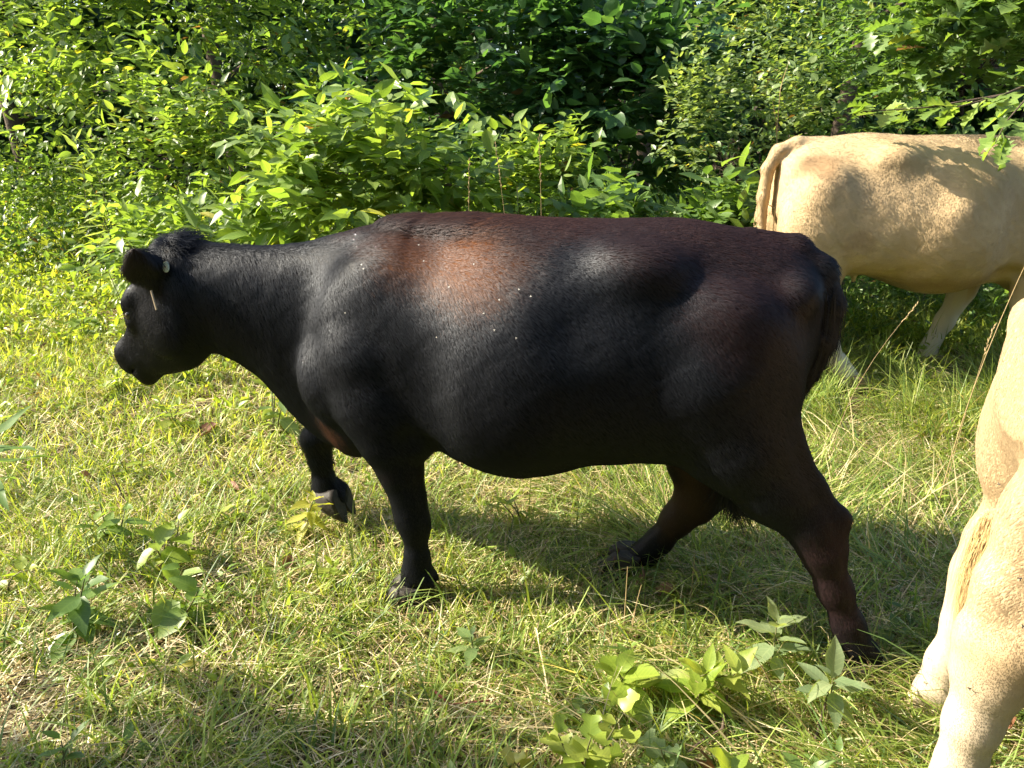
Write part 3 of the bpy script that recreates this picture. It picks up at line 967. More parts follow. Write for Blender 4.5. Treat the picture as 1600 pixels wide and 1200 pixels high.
M_BARK = plain_mat('bark', (.075, .055, .04), .85, .2, .8, 35, .3)
M_TWIG = plain_mat('green_twig', (.10, .10, .04), .6, .3, .2, 60, .25)
M_DRYSTEM = plain_mat('dry_stem', (.30, .22, .11), .7, .2, .2, 60, .25)
M_LEAVES = leaf_mat('leaf_blades', veins=False)
M_LEAVESV = leaf_mat('veined_leaf_blades', veins=True)
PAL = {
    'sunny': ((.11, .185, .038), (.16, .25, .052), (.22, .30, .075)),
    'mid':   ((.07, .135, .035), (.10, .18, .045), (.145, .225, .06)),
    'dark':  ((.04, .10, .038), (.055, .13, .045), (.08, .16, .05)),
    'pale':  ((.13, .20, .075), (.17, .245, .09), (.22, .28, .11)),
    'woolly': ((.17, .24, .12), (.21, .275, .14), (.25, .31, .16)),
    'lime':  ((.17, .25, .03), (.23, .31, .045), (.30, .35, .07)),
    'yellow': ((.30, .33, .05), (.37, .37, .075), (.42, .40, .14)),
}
M_SINGLE = {k: leaf_mat('leaf_' + k, ramp=v) for k, v in PAL.items()}

def pal_cols(pal, n):
    p = np.array(PAL[pal])
    t = RNG.random(n) * (len(p) - 1.001)
    i = t.astype(int); f = (t - i)[:, None]
    c = (p[i] * (1 - f) + p[i + 1] * f) * RNG.uniform(.75, 1.25, (n, 1))
    odd = RNG.random(n)
    c[odd < .03] = c[odd < .03] * (1.9, 1.25, .9)
    c[odd > .992] = (.16, .09, .04)
    return c

def project(P):
    d = P - np.array([0, 0, CAM_H])
    zc = d[:, 1] * math.cos(PITCH) - d[:, 2] * math.sin(PITCH)
    yc = d[:, 1] * math.sin(PITCH) + d[:, 2] * math.cos(PITCH)
    zc = np.maximum(zc, .05)
    return 800 + 1155 * d[:, 0] / zc, 600 - 1155 * yc / zc, zc

def place_leaves(root, pos, Fm, size, kind, pal, nobj, massname='leaves', mass_kind=None):
    """the leaves that show largest become parts of their own, the rest one mass"""
    px, py, dz = project(pos)
    inframe = (px > -40) & (px < 1640) & (py > -40) & (py < 1240)
    n = len(pos)
    pick = np.zeros(n, bool)
    if nobj:
        order = np.argsort(dz)
        seen = set(); first = []; later = []
        for i in order:
            if not inframe[i] or size[i] * 1155 / dz[i] < 10:
                continue
            c = (int(px[i] // 16), int(py[i] // 16))
            if c in seen: later.append(i)
            else: seen.add(c); first.append(i)
        sel = (first + later)[:nobj]
        pick[sel] = True
        base = np.array(root.location)
        col = COL.objects
        mat = M_SINGLE[pal]
        for i in sel:
            o = bpy.data.objects.new('leaf', leaf_mesh(kind, mat, 0, i % 3))
            M = Matrix(((Fm[i] * size[i]).tolist())).to_4x4()
            M.translation = Vector(pos[i] - base)
            o.matrix_basis = M
            o.parent = root
            col.link(o)
    rest = ~pick
    if rest.any():
        mk = mass_kind or ('medium' if kind in ('ovate', 'round', 'narrow') else kind)
        leaf_cloud(massname, pos[rest] - np.array(root.location), Fm[rest], size[rest], pal_cols(pal, rest.sum()), mk, M_LEAVES, root)

def bush(name, label, cat, base, centre, rad, n_twig, per, kind, L, pal, nobj, group=None, n_stem=4, stem_r=.012, twig=.38, droop=.25, bark=None, seed=0, up=.25, shell=.45):
    """base (x, y); centre: crown centre above the ground; rad: crown radii"""
    global RNG
    keep = RNG
    RNG = np.random.default_rng(seed + 100)
    bz = gz(*base)
    root = thing(name, (base[0], base[1], bz), label, cat, group)
    B = np.array([base[0], base[1], bz]); C = np.array([centre[0], centre[1], bz + centre[2]]); Rr = np.array(rad, float)
    # main stems
    stems = []; items = []
    for i in range(n_stem):
        a = RNG.uniform(0, 6.28)
        tip = C + Rr * np.array([math.cos(a) * .55, math.sin(a) * .55, RNG.uniform(.1, .75)])
        b0 = B + np.array([RNG.normal() * .06, RNG.normal() * .06, -.03])
        t = np.linspace(0, 1, 8)[:, None]
        side = RNG.normal(size=3) * .08
        p = b0 * (1 - t) + tip * t + side * np.sin(t * math.pi) + np.array([0, 0, .12]) * np.sin(t * math.pi)
        stems.append(p); items.append((p, np.linspace(stem_r, stem_r * .3, 8)))
    for it in items:
        tubes('stem', [it], bark or M_BARK, root)
    S = np.concatenate(stems)
    # twigs towards the outside of the crown
    d = RNG.normal(size=(n_twig, 3)); d /= np.linalg.norm(d, axis=1, keepdims=True)
    d[:, 2] = np.where(d[:, 2] < -.5, -d[:, 2], d[:, 2])
    rr = shell + (1 - shell) * RNG.random(n_twig) ** .6
    lump = 1 + .22 * wobble(d, seed + 7, .7)
    tip = C + d * Rr * (rr * lump)[:, None]
    tip[:, 2] = np.maximum(tip[:, 2], ground_z(tip[:, 0], tip[:, 1]) + .06)
    od = d * .8 + np.array([0, 0, up]) + RNG.normal(size=d.shape) * .35
    od /= np.linalg.norm(od, axis=1, keepdims=True)
    ln = twig * RNG.uniform(.6, 1.3, n_twig)
    st = tip - od * ln[:, None]
    tw = []
    for i in range(n_twig):
        k = np.argmin(((S - st[i]) ** 2).sum(1))
        t = np.linspace(0, 1, 4)[:, None]
        a = S[k] if ((S[k] - st[i]) ** 2).sum() < (twig * 1.2) ** 2 else st[i]
        p = np.concatenate([a[None], st[i] * (1 - t[1:]) + tip[i] * t[1:] - np.array([0, 0, droop * .25]) * ln[i] * t[1:] ** 2])
        tw.append((p, np.linspace(stem_r * .35, stem_r * .12, 4)))
    tag(tubes('twigs', tw, bark or M_BARK, root, 3), kind='stuff')
    m = per
    t = np.linspace(.15, 1.03, m)[None, :, None] + RNG.normal(size=(n_twig, m, 1)) * .03
    P = st[:, None] * (1 - t) + tip[:, None] * t - np.array([0, 0, droop * .25]) * ln[:, None, None] * t ** 2
    side = np.cross(od, np.array([0, 0, 1.0])); side /= np.linalg.norm(side, axis=1, keepdims=True) + 1e-9
    sg = np.where(np.arange(m) % 2, 1, -1)[None, :, None] * (1 - .9 * (np.arange(m) == m - 1))[None, :, None]
    D = od[:, None] * .75 + side[:, None] * sg * .95 + np.array([0, 0, -droop]) + RNG.normal(size=P.shape) * .28
    U = np.array([0, -.12, 1.0]) + RNG.normal(size=P.shape) * .38
    P = P.reshape(-1, 3); D = D.reshape(-1, 3); U = U.reshape(-1, 3)
    Fm = frames(D, U)
    sz = L * RNG.uniform(.6, 1.2, len(P))
    P = P + Fm[:, :, 0] * (L * .12)
    place_leaves(root, P, Fm, sz, kind, pal, nobj)
    RNG = keep
    return root
# ------------------------------------------------------------------ shrubs and trees along the pasture edge
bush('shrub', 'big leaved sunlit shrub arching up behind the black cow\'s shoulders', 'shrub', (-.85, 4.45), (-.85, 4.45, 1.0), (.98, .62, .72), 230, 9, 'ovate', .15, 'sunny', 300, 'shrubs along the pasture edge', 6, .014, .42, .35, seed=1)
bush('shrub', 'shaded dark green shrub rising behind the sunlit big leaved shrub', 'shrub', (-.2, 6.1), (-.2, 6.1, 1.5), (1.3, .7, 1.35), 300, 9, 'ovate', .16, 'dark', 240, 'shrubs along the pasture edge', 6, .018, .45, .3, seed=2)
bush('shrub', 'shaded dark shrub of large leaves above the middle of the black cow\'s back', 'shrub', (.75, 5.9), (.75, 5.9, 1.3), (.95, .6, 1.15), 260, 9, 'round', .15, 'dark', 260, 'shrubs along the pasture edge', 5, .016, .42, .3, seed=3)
bush('shrub', 'low glossy shrub of large dark leaves right above the black cow\'s loin', 'shrub', (.62, 4.5), (.62, 4.5, .72), (.52, .45, .48), 95, 8, 'ovate', .15, 'mid', 300, 'shrubs along the pasture edge', 4, .011, .34, .3, seed=4)
bush('shrub', 'low glossy shrub of large leaves just left of the tan cow\'s tail', 'shrub', (1.35, 4.75), (1.35, 4.75, .70), (.48, .42, .45), 85, 8, 'ovate', .14, 'mid', 300, 'shrubs along the pasture edge', 4, .011, .34, .3, seed=5)
bush('shrub', 'pale small leaved shrub climbing left above the tan cow\'s rump', 'shrub', (1.75, 5.35), (1.75, 5.35, 1.15), (.62, .5, .85), 190, 11, 'round', .055, 'pale', 300, 'shrubs along the pasture edge', 6, .010, .34, .15, seed=6)
bush('shrub', 'small leaved shrub with twiggy stems behind the tan cow\'s rump', 'shrub', (2.55, 5.9), (2.55, 5.9, 1.35), (.8, .55, 1.05), 200, 11, 'ovate', .07, 'mid', 300, 'shrubs along the pasture edge', 6, .012, .38, .2, seed=7)
bush('sapling', 'slender leaning sapling with pale little leaves in front of the dark shrubs', 'sapling', (.85, 5.05), (1.12, 5.0, 1.32), (.26, .22, .62), 70, 10, 'ovate', .062, 'pale', 300, None, 2, .011, .26, .15, seed=8)
bush('shrub', 'mid green shrub with bushy top behind the black cow\'s withers at the left', 'shrub', (-2.15, 4.75), (-2.15, 4.75, .62), (.55, .42, .46), 85, 8, 'ovate', .11, 'sunny', 300, 'shrubs along the pasture edge', 5, .01, .34, .35, seed=9)
bush('tree', 'broad small tree with ovate leaves and a slanting limb at upper left', 'tree', (-2.7, 6.6), (-2.9, 6.5, 1.95), (1.45, .85, 1.45), 560, 9, 'ovate', .108, 'sunny', 300, 'small trees behind the shrubs', 4, .03, .5, .4, seed=10)
bush('tree', 'leafy small tree filling the far upper left corner', 'tree', (-5.0, 7.4), (-5.0, 7.3, 1.9), (1.3, .8, 1.6), 460, 9, 'ovate', .095, 'sunny', 300, 'small trees behind the shrubs', 4, .03, .48, .35, seed=11)
bush('tree', 'deep green small tree in shade between the left tree and the middle shrubs', 'tree', (-1.2, 7.2), (-1.2, 7.2, 2.0), (1.2, .8, 1.5), 280, 9, 'ovate', .12, 'mid', 200, 'small trees behind the shrubs', 4, .03, .48, .3, seed=12)
bush('shrub', 'bright low shrub at the foot of the tree at far left', 'shrub', (-4.3, 7.2), (-4.3, 7.2, .60), (.95, .5, .55), 150, 9, 'ovate', .075, 'sunny', 300, 'shrubs along the pasture edge', 6, .01, .35, .2, seed=13)
bush('shrub', 'low shrub of fine leaves below the tan cow\'s belly', 'shrub', (2.75, 5.2), (2.75, 5.2, .36), (.55, .35, .33), 110, 9, 'round', .055, 'mid', 300, 'shrubs along the pasture edge', 6, .008, .26, .15, seed=14)
bush('shrub', 'low leafy shrub at the right end under the tan cow\'s belly', 'shrub', (3.55, 5.1), (3.55, 5.1, .40), (.5, .35, .36), 90, 9, 'ovate', .07, 'sunny', 300, 'shrubs along the pasture edge', 5, .008, .26, .15, seed=15)
bush('shrub', 'rounded bright shrub in front of the dark one just right of the big leaved shrub', 'shrub', (.12, 5.0), (.12, 5.0, .85), (.62, .45, .62), 130, 9, 'ovate', .11, 'sunny', 300, 'shrubs along the pasture edge', 5, .012, .36, .3, seed=18)
bush('shrub', 'loose light green shrub left of the big leaved one above the black cow\'s neck', 'shrub', (-2.3, 5.5), (-2.3, 5.5, 1.0), (.85, .5, .85), 190, 9, 'ovate', .10, 'sunny', 300, 'shrubs along the pasture edge', 5, .012, .38, .3, seed=19)
bush('shrub', 'pale shrub between the leaning sapling and the oak boughs', 'shrub', (2.2, 6.6), (2.2, 6.6, 1.8), (1.0, .5, 1.0), 220, 10, 'ovate', .085, 'pale', 200, 'shrubs along the pasture edge', 5, .014, .4, .2, seed=20)
# oak at the right, its low bough hanging over the tan cow's back
bush('oak_tree', 'young oak with lobed leaves and a brown trunk above the tan cow', 'tree', (3.45, 5.7), (3.2, 5.2, 1.95), (1.15, .75, .85), 210, 9, 'oak', .15, 'mid', 300, 'oaks above the tan cow', 3, .045, .5, .2, seed=16)
bush('oak_tree', 'oak with pale lobed leaves in the upper right corner', 'tree', (4.9, 5.6), (4.6, 5.2, 2.1), (.9, .7, .9), 150, 9, 'oak', .16, 'pale', 200, 'oaks above the tan cow', 3, .04, .5, .2, seed=17)

def bough():
    global RNG
    keep = RNG; RNG = np.random.default_rng(77)
    root = thing('oak_branch', (3.2, 4.55, 2.0), 'low oak branch with lobed leaves hanging over the tan cow\'s back', 'branch')
    base = np.array(root.location)
    main = np.array([(3.2, 4.55, 2.0), (2.95, 4.3, 1.86), (2.7, 4.1, 1.75), (2.45, 3.95, 1.68), (2.2, 3.9, 1.62)])
    s2 = np.array([(2.7, 4.1, 1.75), (2.5, 3.85, 1.66), (2.36, 3.75, 1.55), (2.30, 3.7, 1.46)])
    s3 = np.array([(2.45, 3.95, 1.68), (2.1, 4.0, 1.62), (1.78, 4.0, 1.60)])
    s4 = np.array([(2.95, 4.3, 1.86), (2.85, 4.0, 1.74), (2.75, 3.85, 1.62)])
    segs = [main, s2, s3, s4]
    tubes('stem', [(main - base, np.linspace(.012, .004, 5))], M_BARK, root)
    tag(tubes('twigs', [(q - base, np.linspace(.006, .002, len(q))) for q in segs[1:]], M_BARK, root), kind='stuff')
    P, D = [], []
    for q in segs:
        for u in np.linspace(.25, 1.0, 12):
            f = u * (len(q) - 1); i = min(int(f), len(q) - 2)
            p = q[i] + (q[i + 1] - q[i]) * (f - i)
            d = (q[i + 1] - q[i]); d /= np.linalg.norm(d)
            sd = np.cross(d, (0, 0, 1)) * RNG.choice([-1, 1])
            P.append(p + RNG.normal(size=3) * .02); D.append(d * .8 + sd * .8 + np.array((0, 0, -.15)) + RNG.normal(size=3) * .25)
    P = np.array(P); Fm = frames(np.array(D), np.array([0, -.1, 1.0]) + RNG.normal(size=(len(P), 3)) * .3)
    place_leaves(root, P, Fm, .15 * RNG.uniform(.7, 1.2, len(P)), 'oak', 'sunny', 300)
    RNG = keep
bough()

# trees behind: trunk and crown each
def back_tree(label, x, y, h, r, pal, seed, n=1500, L=.12):
    global RNG
    keep = RNG; RNG = np.random.default_rng(seed + 300)
    bz = gz(x, y)
    root = thing('tree', (x, y, bz), label, 'tree', 'trees of the wood behind')
    t = np.linspace(0, 1, 9)
    p = np.stack([.12 * np.sin(t * 4 + seed), .1 * np.cos(t * 3 + seed), t * h], 1)
    tubes('trunk', [(p, np.linspace(.11, .03, 9))], M_BARK, root, 8)
    for i in range(5):
        a = RNG.uniform(0, 6.28); z0 = h * RNG.uniform(.2, .7)
        q = np.array([(0, 0, z0), (math.cos(a) * r * .5, math.sin(a) * r * .5, z0 + .4), (math.cos(a) * r * .95, math.sin(a) * r * .95, z0 + .5)])
        tubes('branch', [(q, np.array((.035, .02, .008)))], M_BARK, root, 5)
    k = RNG.normal(size=(n // 10, 3)); k /= np.linalg.norm(k, axis=1, keepdims=True)
    c = k * RNG.uniform(.35, 1, (len(k), 1)) * np.array((r, r * .8, h * .55)) * (1 + .2 * wobble(k, seed, .8))[:, None] + np.array((0, 0, h * .58))
    c[:, 2] = np.maximum(c[:, 2], .1)
    P = (c[:, None] + RNG.normal(size=(len(k), 10, 3)) * .15).reshape(-1, 3)
    D = RNG.normal(size=P.shape) + np.array((0, 0, -.3)); U = RNG.normal(size=P.shape) * .5 + np.array((0, -.1, 1))
    cr = leaf_cloud('crown', P, frames(D, U), L * RNG.uniform(.7, 1.3, len(P)), pal_cols(pal, len(P)), 'medium', M_LEAVES, root)
    del cr['kind']
    RNG = keep
BT = [('dark leafy tree behind the broad tree at upper left', -6.2, 9.6, 4.6, 1.6, 'mid', 1), ('dark tree in the wood left of the middle', -3.4, 9.4, 4.8, 1.6, 'mid', 2),
      ('tall shaded tree in the wood at top middle', -.7, 9.0, 4.6, 1.5, 'dark', 3), ('shaded tree with thin trunk right of top middle', 1.6, 8.8, 4.8, 1.4, 'dark', 4),
      ('tree with lighter crown behind the pale small leaved shrub', 3.6, 8.4, 4.6, 1.5, 'mid', 5), ('tree behind the young oak at upper right', 6.0, 8.6, 4.8, 1.6, 'mid', 6)]
for a in BT:
    back_tree(*a)
# far wood: one mass of leaves and stems that nobody could count
n = 60000
P = np.stack([RNG.uniform(-17, 17, n), RNG.uniform(10.6, 14.5, n), RNG.uniform(0, 5.6, n)], 1)
P[:, 2] += ground_z(P[:, 0], P[:, 1])
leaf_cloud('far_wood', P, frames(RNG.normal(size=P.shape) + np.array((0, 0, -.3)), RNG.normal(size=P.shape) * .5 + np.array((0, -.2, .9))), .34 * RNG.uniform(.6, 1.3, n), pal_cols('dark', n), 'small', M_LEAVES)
# unseen wood added behind the camera to keep sky light off the cattle
n = 16000
P = np.stack([RNG.uniform(-13, 14, n), RNG.uniform(-7.5, -3.2, n), RNG.uniform(0, 6.5, n)], 1)
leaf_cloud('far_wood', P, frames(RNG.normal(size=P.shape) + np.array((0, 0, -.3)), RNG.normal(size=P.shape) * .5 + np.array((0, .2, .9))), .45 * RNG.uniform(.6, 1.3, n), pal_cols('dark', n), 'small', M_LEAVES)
# leafy tree outside the left edge that dapples the foreground
def shade_tree(label, base, c, r, n, seed):
    global RNG
    keep = RNG; RNG = np.random.default_rng(seed)
    bz = gz(*base)
    root = thing('tree', (*base, bz), label, 'tree')
    t = np.linspace(0, 1, 8)[:, None]
    p = np.array((0, 0, 0)) * (1 - t) + (np.array(c) - np.array((*base, 0))) * t
    tubes('trunk', [(p, np.linspace(.06, .02, 8))], M_BARK, root, 8)
    k = RNG.normal(size=(n // 12, 3)); k /= np.linalg.norm(k, axis=1, keepdims=True)
    cc = k * RNG.uniform(.1, 1, (len(k), 1)) * np.array(r) + np.array(c) - np.array((*base, 0))
    P = (cc[:, None] + RNG.normal(size=(len(k), 12, 3)) * .13).reshape(-1, 3)
    cr = leaf_cloud('crown', P, frames(RNG.normal(size=P.shape) + np.array((0, 0, -.3)), RNG.normal(size=P.shape) * .5 + np.array((0, 0, 1))), .11 * RNG.uniform(.7, 1.3, len(P)), pal_cols('mid', len(P)), 'medium', M_LEAVES, root)
    del cr['kind']
    RNG = keep
shade_tree('small leafy tree standing just outside the left edge', (-4.3, 1.35), (-4.1, 1.38, 2.4), (.9, .5, .75), 1300, 5)

# ------------------------------------------------------------------ grass
def grass_mat(name, trans):
    m, nt, out = new_mat(name)
    L = nt.links.new
    a = nt.nodes.new('ShaderNodeAttribute'); a.attribute_name = 'tint'
    b = nt.nodes.new('ShaderNodeBsdfPrincipled'); b.inputs['Roughness'].default_value = .45; b.inputs['Specular IOR Level'].default_value = .4
    t = nt.nodes.new('ShaderNodeBsdfTranslucent')
    g = nt.nodes.new('ShaderNodeVectorMath'); g.operation = 'MULTIPLY'; g.inputs[1].default_value = (1.6, 1.45, .6)
    mx = nt.nodes.new('ShaderNodeMixShader'); mx.inputs[0].default_value = trans
    L(a.outputs['Color'], b.inputs['Base Color']); L(a.outputs['Color'], g.inputs[0]); L(g.outputs[0], t.inputs['Color'])
    L(b.outputs[0], mx.inputs[1]); L(t.outputs[0], mx.inputs[2]); L(mx.outputs[0], out.inputs[0])
    return m
M_GRASS = grass_mat('grass_blades', .45)
M_STRAW = grass_mat('dry_grass_blades', .2)

def blades(name, root, head, length, width, lean, curve, cols, mat, segs=3):
    """root (N,3); head: heading angle; lean: angle from vertical at the base; curve: extra bend to the tip"""
    n = len(root)
    u = np.linspace(0, 1, segs + 1)
    h = np.stack([np.cos(head), np.sin(head), 0 * head], 1)
    w = np.stack([-np.sin(head), np.cos(head), 0 * head], 1)
    tw = RNG.normal(size=n) * .6
    pts = [root]
    for k in range(segs):
        a = lean + curve * (u[k] + u[k + 1]) / 2
        st = (h * np.sin(a)[:, None] + np.array((0, 0, 1.0)) * np.cos(a)[:, None]) * (length / segs)[:, None]
        pts.append(pts[-1] + st)
    pts = np.stack(pts, 1)
    floor = ground_z(pts[:, :, 0], pts[:, :, 1]) + .006 + .02 * RNG.random((n, 1))
    pts[:, 1:, 2] = np.maximum(pts[:, 1:, 2], floor[:, 1:])
    wv = w * np.cos(tw)[:, None] + np.array((0, 0, 1.0)) * (np.sin(tw) * .6)[:, None]
    prof = np.array([.7, 1.0, .75, .4, .2])[:segs] if segs < 5 else None
    Vs = []
    for k in range(segs):
        hw = (width * prof[k] * .5)[:, None] * wv
        Vs += [pts[:, k] - hw, pts[:, k] + hw]
    Vs.append(pts[:, segs])
    V = np.stack(Vs, 1)
    m = V.shape[1]
    o = (np.arange(n) * m)[:, None]
    Q = np.concatenate([np.stack([o[:, 0] + 2 * k, o[:, 0] + 2 * k + 1, o[:, 0] + 2 * k + 3, o[:, 0] + 2 * k + 2], 1) for k in range(segs - 1)])
    T = np.stack([o[:, 0] + 2 * (segs - 1), o[:, 0] + 2 * (segs - 1) + 1, o[:, 0] + m - 1], 1)
    me = np_mesh(name, V.reshape(-1, 3), [Q, T], mat, colors=np.repeat(cols, m, 0), smooth=False)
    return tag(link(name, me), kind='stuff')

TRAMPLED = [(-.30, 2.12, .10), (1.05, 1.74, .07), (.36, 2.25, .08), (2.02, 3.95, .22), (2.63, 4.2, .2)]      # x, y, radius of the ground round the hooves
def area_points(n, y0, y1, pad=1.25, power=1.0):
    y = y0 + (y1 - y0) * RNG.random(n * 2) ** power
    hw = .70 * (y * .943 + .45) + pad
    x = RNG.uniform(-1, 1, n * 2) * hw.max()
    k = np.abs(x) < hw
    for tx, ty_, tr in TRAMPLED:
        k &= (x - tx) ** 2 + (y - ty_) ** 2 > tr ** 2
    x, y = x[k][:n], y[k][:n]
    return np.stack([x, y, ground_z(x, y) - .005], 1)

def clump(P, k, spread):
    """pull points to random clump centres"""
    c = P[RNG.integers(0, len(P), max(1, len(P) // k))]
    j = RNG.integers(0, len(c), len(P))
    off = RNG.normal(size=(len(P), 2)) * spread
    Q = c[j].copy()
    Q[:, :2] += off
    Q[:, 2] = ground_z(Q[:, 0], Q[:, 1]) - .005
    return Q, j

def colmix(n, cols, wts):
    c = np.array(cols)[RNG.choice(len(cols), n, p=np.array(wts) / sum(wts))]
    return c * RNG.uniform(.7, 1.3, (n, 1))

GREENS = [(.14, .215, .04), (.20, .28, .055), (.27, .345, .075), (.35, .39, .11), (.10, .17, .05)]
STRAWS = [(.55, .46, .26), (.44, .34, .18), (.64, .57, .36), (.28, .19, .10)]
# short turf all over
for (n, y0, y1, wd, ln) in ((64000, .75, 3.0, .0048, .10), (53000, 3.0, 5.2, .006, .11), (36000, 5.2, 9.5, .009, .16)):
    P = area_points(n, y0, y1)
    keep_ = wobble(P * np.array((1, 1, 0)), 41, .55) + RNG.normal(size=n) * .4 > np.where(P[:, 0] < .2, -.12, -.5)
    P = P[keep_]
    left = np.clip((.2 - P[:, 0]) / 1.5, 0, 1)
    C = colmix(len(P), GREENS, (3, 4, 4, 3, 1.5))
    C = C * (1 + .25 * left[:, None] * np.array((1.3, 1.0, .6)))  # brighter sun on the left put into the blade colour
    blades('short_grass', P, RNG.uniform(0, 6.28, len(P)), ln * RNG.uniform(.4, 1.5, len(P)), np.full(len(P), wd) * RNG.uniform(.6, 1.4, len(P)), RNG.uniform(.1, .9, len(P)), RNG.uniform(.1, 1.3, len(P)), C, M_GRASS)
# dry straw lying in the turf
for (n, y0, y1, wd) in ((44000, .75, 3.0, .0034), (31000, 3.0, 5.5, .0046)):
    P = area_points(n, y0, y1)
    P[:, 2] += RNG.uniform(0, .035, n)
    blades('dry_grass', P, RNG.uniform(0, 6.28, n), RNG.uniform(.05, .20, n), np.full(n, wd), RNG.uniform(1.05, 1.6, n), RNG.uniform(-.2, .5, n), colmix(n, STRAWS, (4, 3, 3, 2)), M_STRAW)
# longer tufts, leaning over; swathes of lodged grass at right
def long_grass(n, y0, y1, xlo, xhi, k, spread, ln, wd, lean, cols, wts, headbias=None, mat=None):
    P = area_points(n * 3, y0, y1)
    P = P[(P[:, 0] > xlo) & (P[:, 0] < xhi)][:n]
    P, j = clump(P, k, spread)
    hd = RNG.uniform(0, 6.28, j.max() + 1)[j] + RNG.normal(size=len(P)) * .7
    if headbias is not None:
        hd = headbias + .9 * wobble(P * np.array((1, 1, 0)), 5, .5) * 2 + RNG.normal(size=len(P)) * .45
    blades('long_grass', P, hd, ln * RNG.uniform(.5, 1.35, len(P)), wd * RNG.uniform(.6, 1.4, len(P)), np.abs(RNG.normal(size=len(P)) * .25 + lean), RNG.uniform(.3, 1.5, len(P)), colmix(len(P), cols, wts), mat or M_GRASS, 4)
long_grass(16000, .8, 3.0, -9, 9, 18, .06, .20, .0065, .6, GREENS, (4, 4, 3, 1, 2))
long_grass(16000, 1.3, 4.3, .2, 9, 30, .06, .34, .0065, .95, GREENS + STRAWS[:1], (3, 4, 3, 2, 2, 2), headbias=2.6)
long_grass(7000, 1.3, 4.0, -.1, 9, 24, .07, .34, .004, 1.1, STRAWS, (3, 3, 3, 1), headbias=2.9, mat=M_STRAW)
long_grass(9000, 3.4, 5.4, .8, 9, 40, .05, .32, .006, .35, GREENS, (2, 4, 4, 3, 2))
long_grass(5000, 3.0, 6.0, -9, .5, 24, .05, .20, .005, .4, GREENS, (2, 3, 4, 4, 1))
# small broad leaved weeds between the grass, thick at the back left
def weeds(name, n, y0, y1, xlo, xhi, h, L, pal, kind='medium'):
    P = area_points(n * 4, y0, y1, 1.2)
    P = P[(P[:, 0] > xlo) & (P[:, 0] < xhi)][:n // 9]
    hh = h * RNG.uniform(.3, 1.2, len(P)) * (.7 + .5 * wobble(P * np.array((1, 1, 0)), 9, .4))
    t = RNG.random((len(P), 9, 1)) ** .8
    Q = P[:, None] + np.concatenate([RNG.normal(size=(len(P), 9, 2)) * .045, np.maximum(hh, .03)[:, None, None] * t], 2)
    Q = Q.reshape(-1, 3)
    D = RNG.normal(size=Q.shape) + np.array((0, 0, -.1)); U = RNG.normal(size=Q.shape) * .35 + np.array((0, -.1, 1))
    leaf_cloud(name, Q, frames(D, U), L * RNG.uniform(.6, 1.3, len(Q)), pal_cols(pal, len(Q)), kind, M_LEAVES)
weeds('ground_weeds', 14000, 3.6, 9.5, -9, -.2, .22, .055, 'lime')
weeds('ground_weeds', 15000, 4.6, 10, -9, -1.0, .42, .06, 'lime')
weeds('ground_weeds', 6000, 1.2, 4.2, -9, 3, .06, .030, 'lime', 'small')
weeds('ground_weeds', 6500, 1.0, 3.6, -9, 3, .07, .045, 'sunny', 'medium')
weeds('ground_weeds', 7000, 4.6, 6.2, .0, 9, .40, .055, 'mid')
weeds('undergrowth', 26000, 6.4, 11.5, -11, 11, 1.1, .10, 'mid', 'small')
weeds('ground_weeds', 4500, 4.2, 5.6, 1.2, 9, .22, .05, 'lime')
# ------------------------------------------------------------------ young plants in the pasture, every leaf a part
def plant(name, label, cat, x, y, h, n, kind, L, pal, seed, lean=(0, 0), whorl=.5, nst=1, spread=.05, droop=.2, group=None):
    """n leaves on nst stems; whorl: share of the stem, from the top down, that carries leaves"""
    r = np.random.default_rng(seed + 900)
    z = gz(x, y)
    root = thing(name, (x, y, z - .005), label, cat, group)
    per = max(2, int(round(n * 1.4 / nst)))
    for k in range(nst):
        a = r.uniform(0, 6.28)
        out = np.array([math.cos(a), math.sin(a), 0]) * (spread if nst > 1 else 0)
        hh = h * r.uniform(.75, 1.1) if nst > 1 else h
        t = np.linspace(0, 1, 6)[:, None]
        p = out * .2 + (np.array([lean[0], lean[1], 0]) + out) * t ** 1.4 + np.array([0, 0, hh]) * t + r.normal(size=3) * .012 * np.sin(t * 3.1)
        tubes('stem', [(p, np.linspace(.0042, .0016, 6) * (.7 + L * 4))], M_TWIG, root, 5)
        ga = r.uniform(0, 6.28)
        for i in range(per):
            u = 1 - whorl * (i / max(1, per - 1)) ** 1.0
            f = u * 5; j = min(int(f), 4)
            q = p[j] + (p[j + 1] - p[j]) * (f - j)
            ang = ga + i * 2.4
            el = .95 - 1.25 * (i / max(1, per - 1)) ** .7 + r.normal() * .2
            d = np.array([math.cos(ang) * math.cos(el), math.sin(ang) * math.cos(el), math.sin(el) - droop * .5])
            up = np.array([-math.cos(ang) * math.sin(el), -math.sin(ang) * math.sin(el), math.cos(el)]) + r.normal(size=3) * .22
            Fm = frames(d[None], up[None])[0]
            sz = L * 1.25 * r.uniform(.65, 1.2) * (.6 + .4 * min(1, i / 3))
            o = bpy.data.objects.new('leaf', leaf_mesh(kind, M_SINGLE[pal], 0, i % 3))
            M = Matrix((Fm * sz).tolist()).to_4x4(); M.translation = Vector(q + Fm[:, 0] * L * .08)
            o.matrix_basis = M; o.parent = root; COL.objects.link(o)
    return root

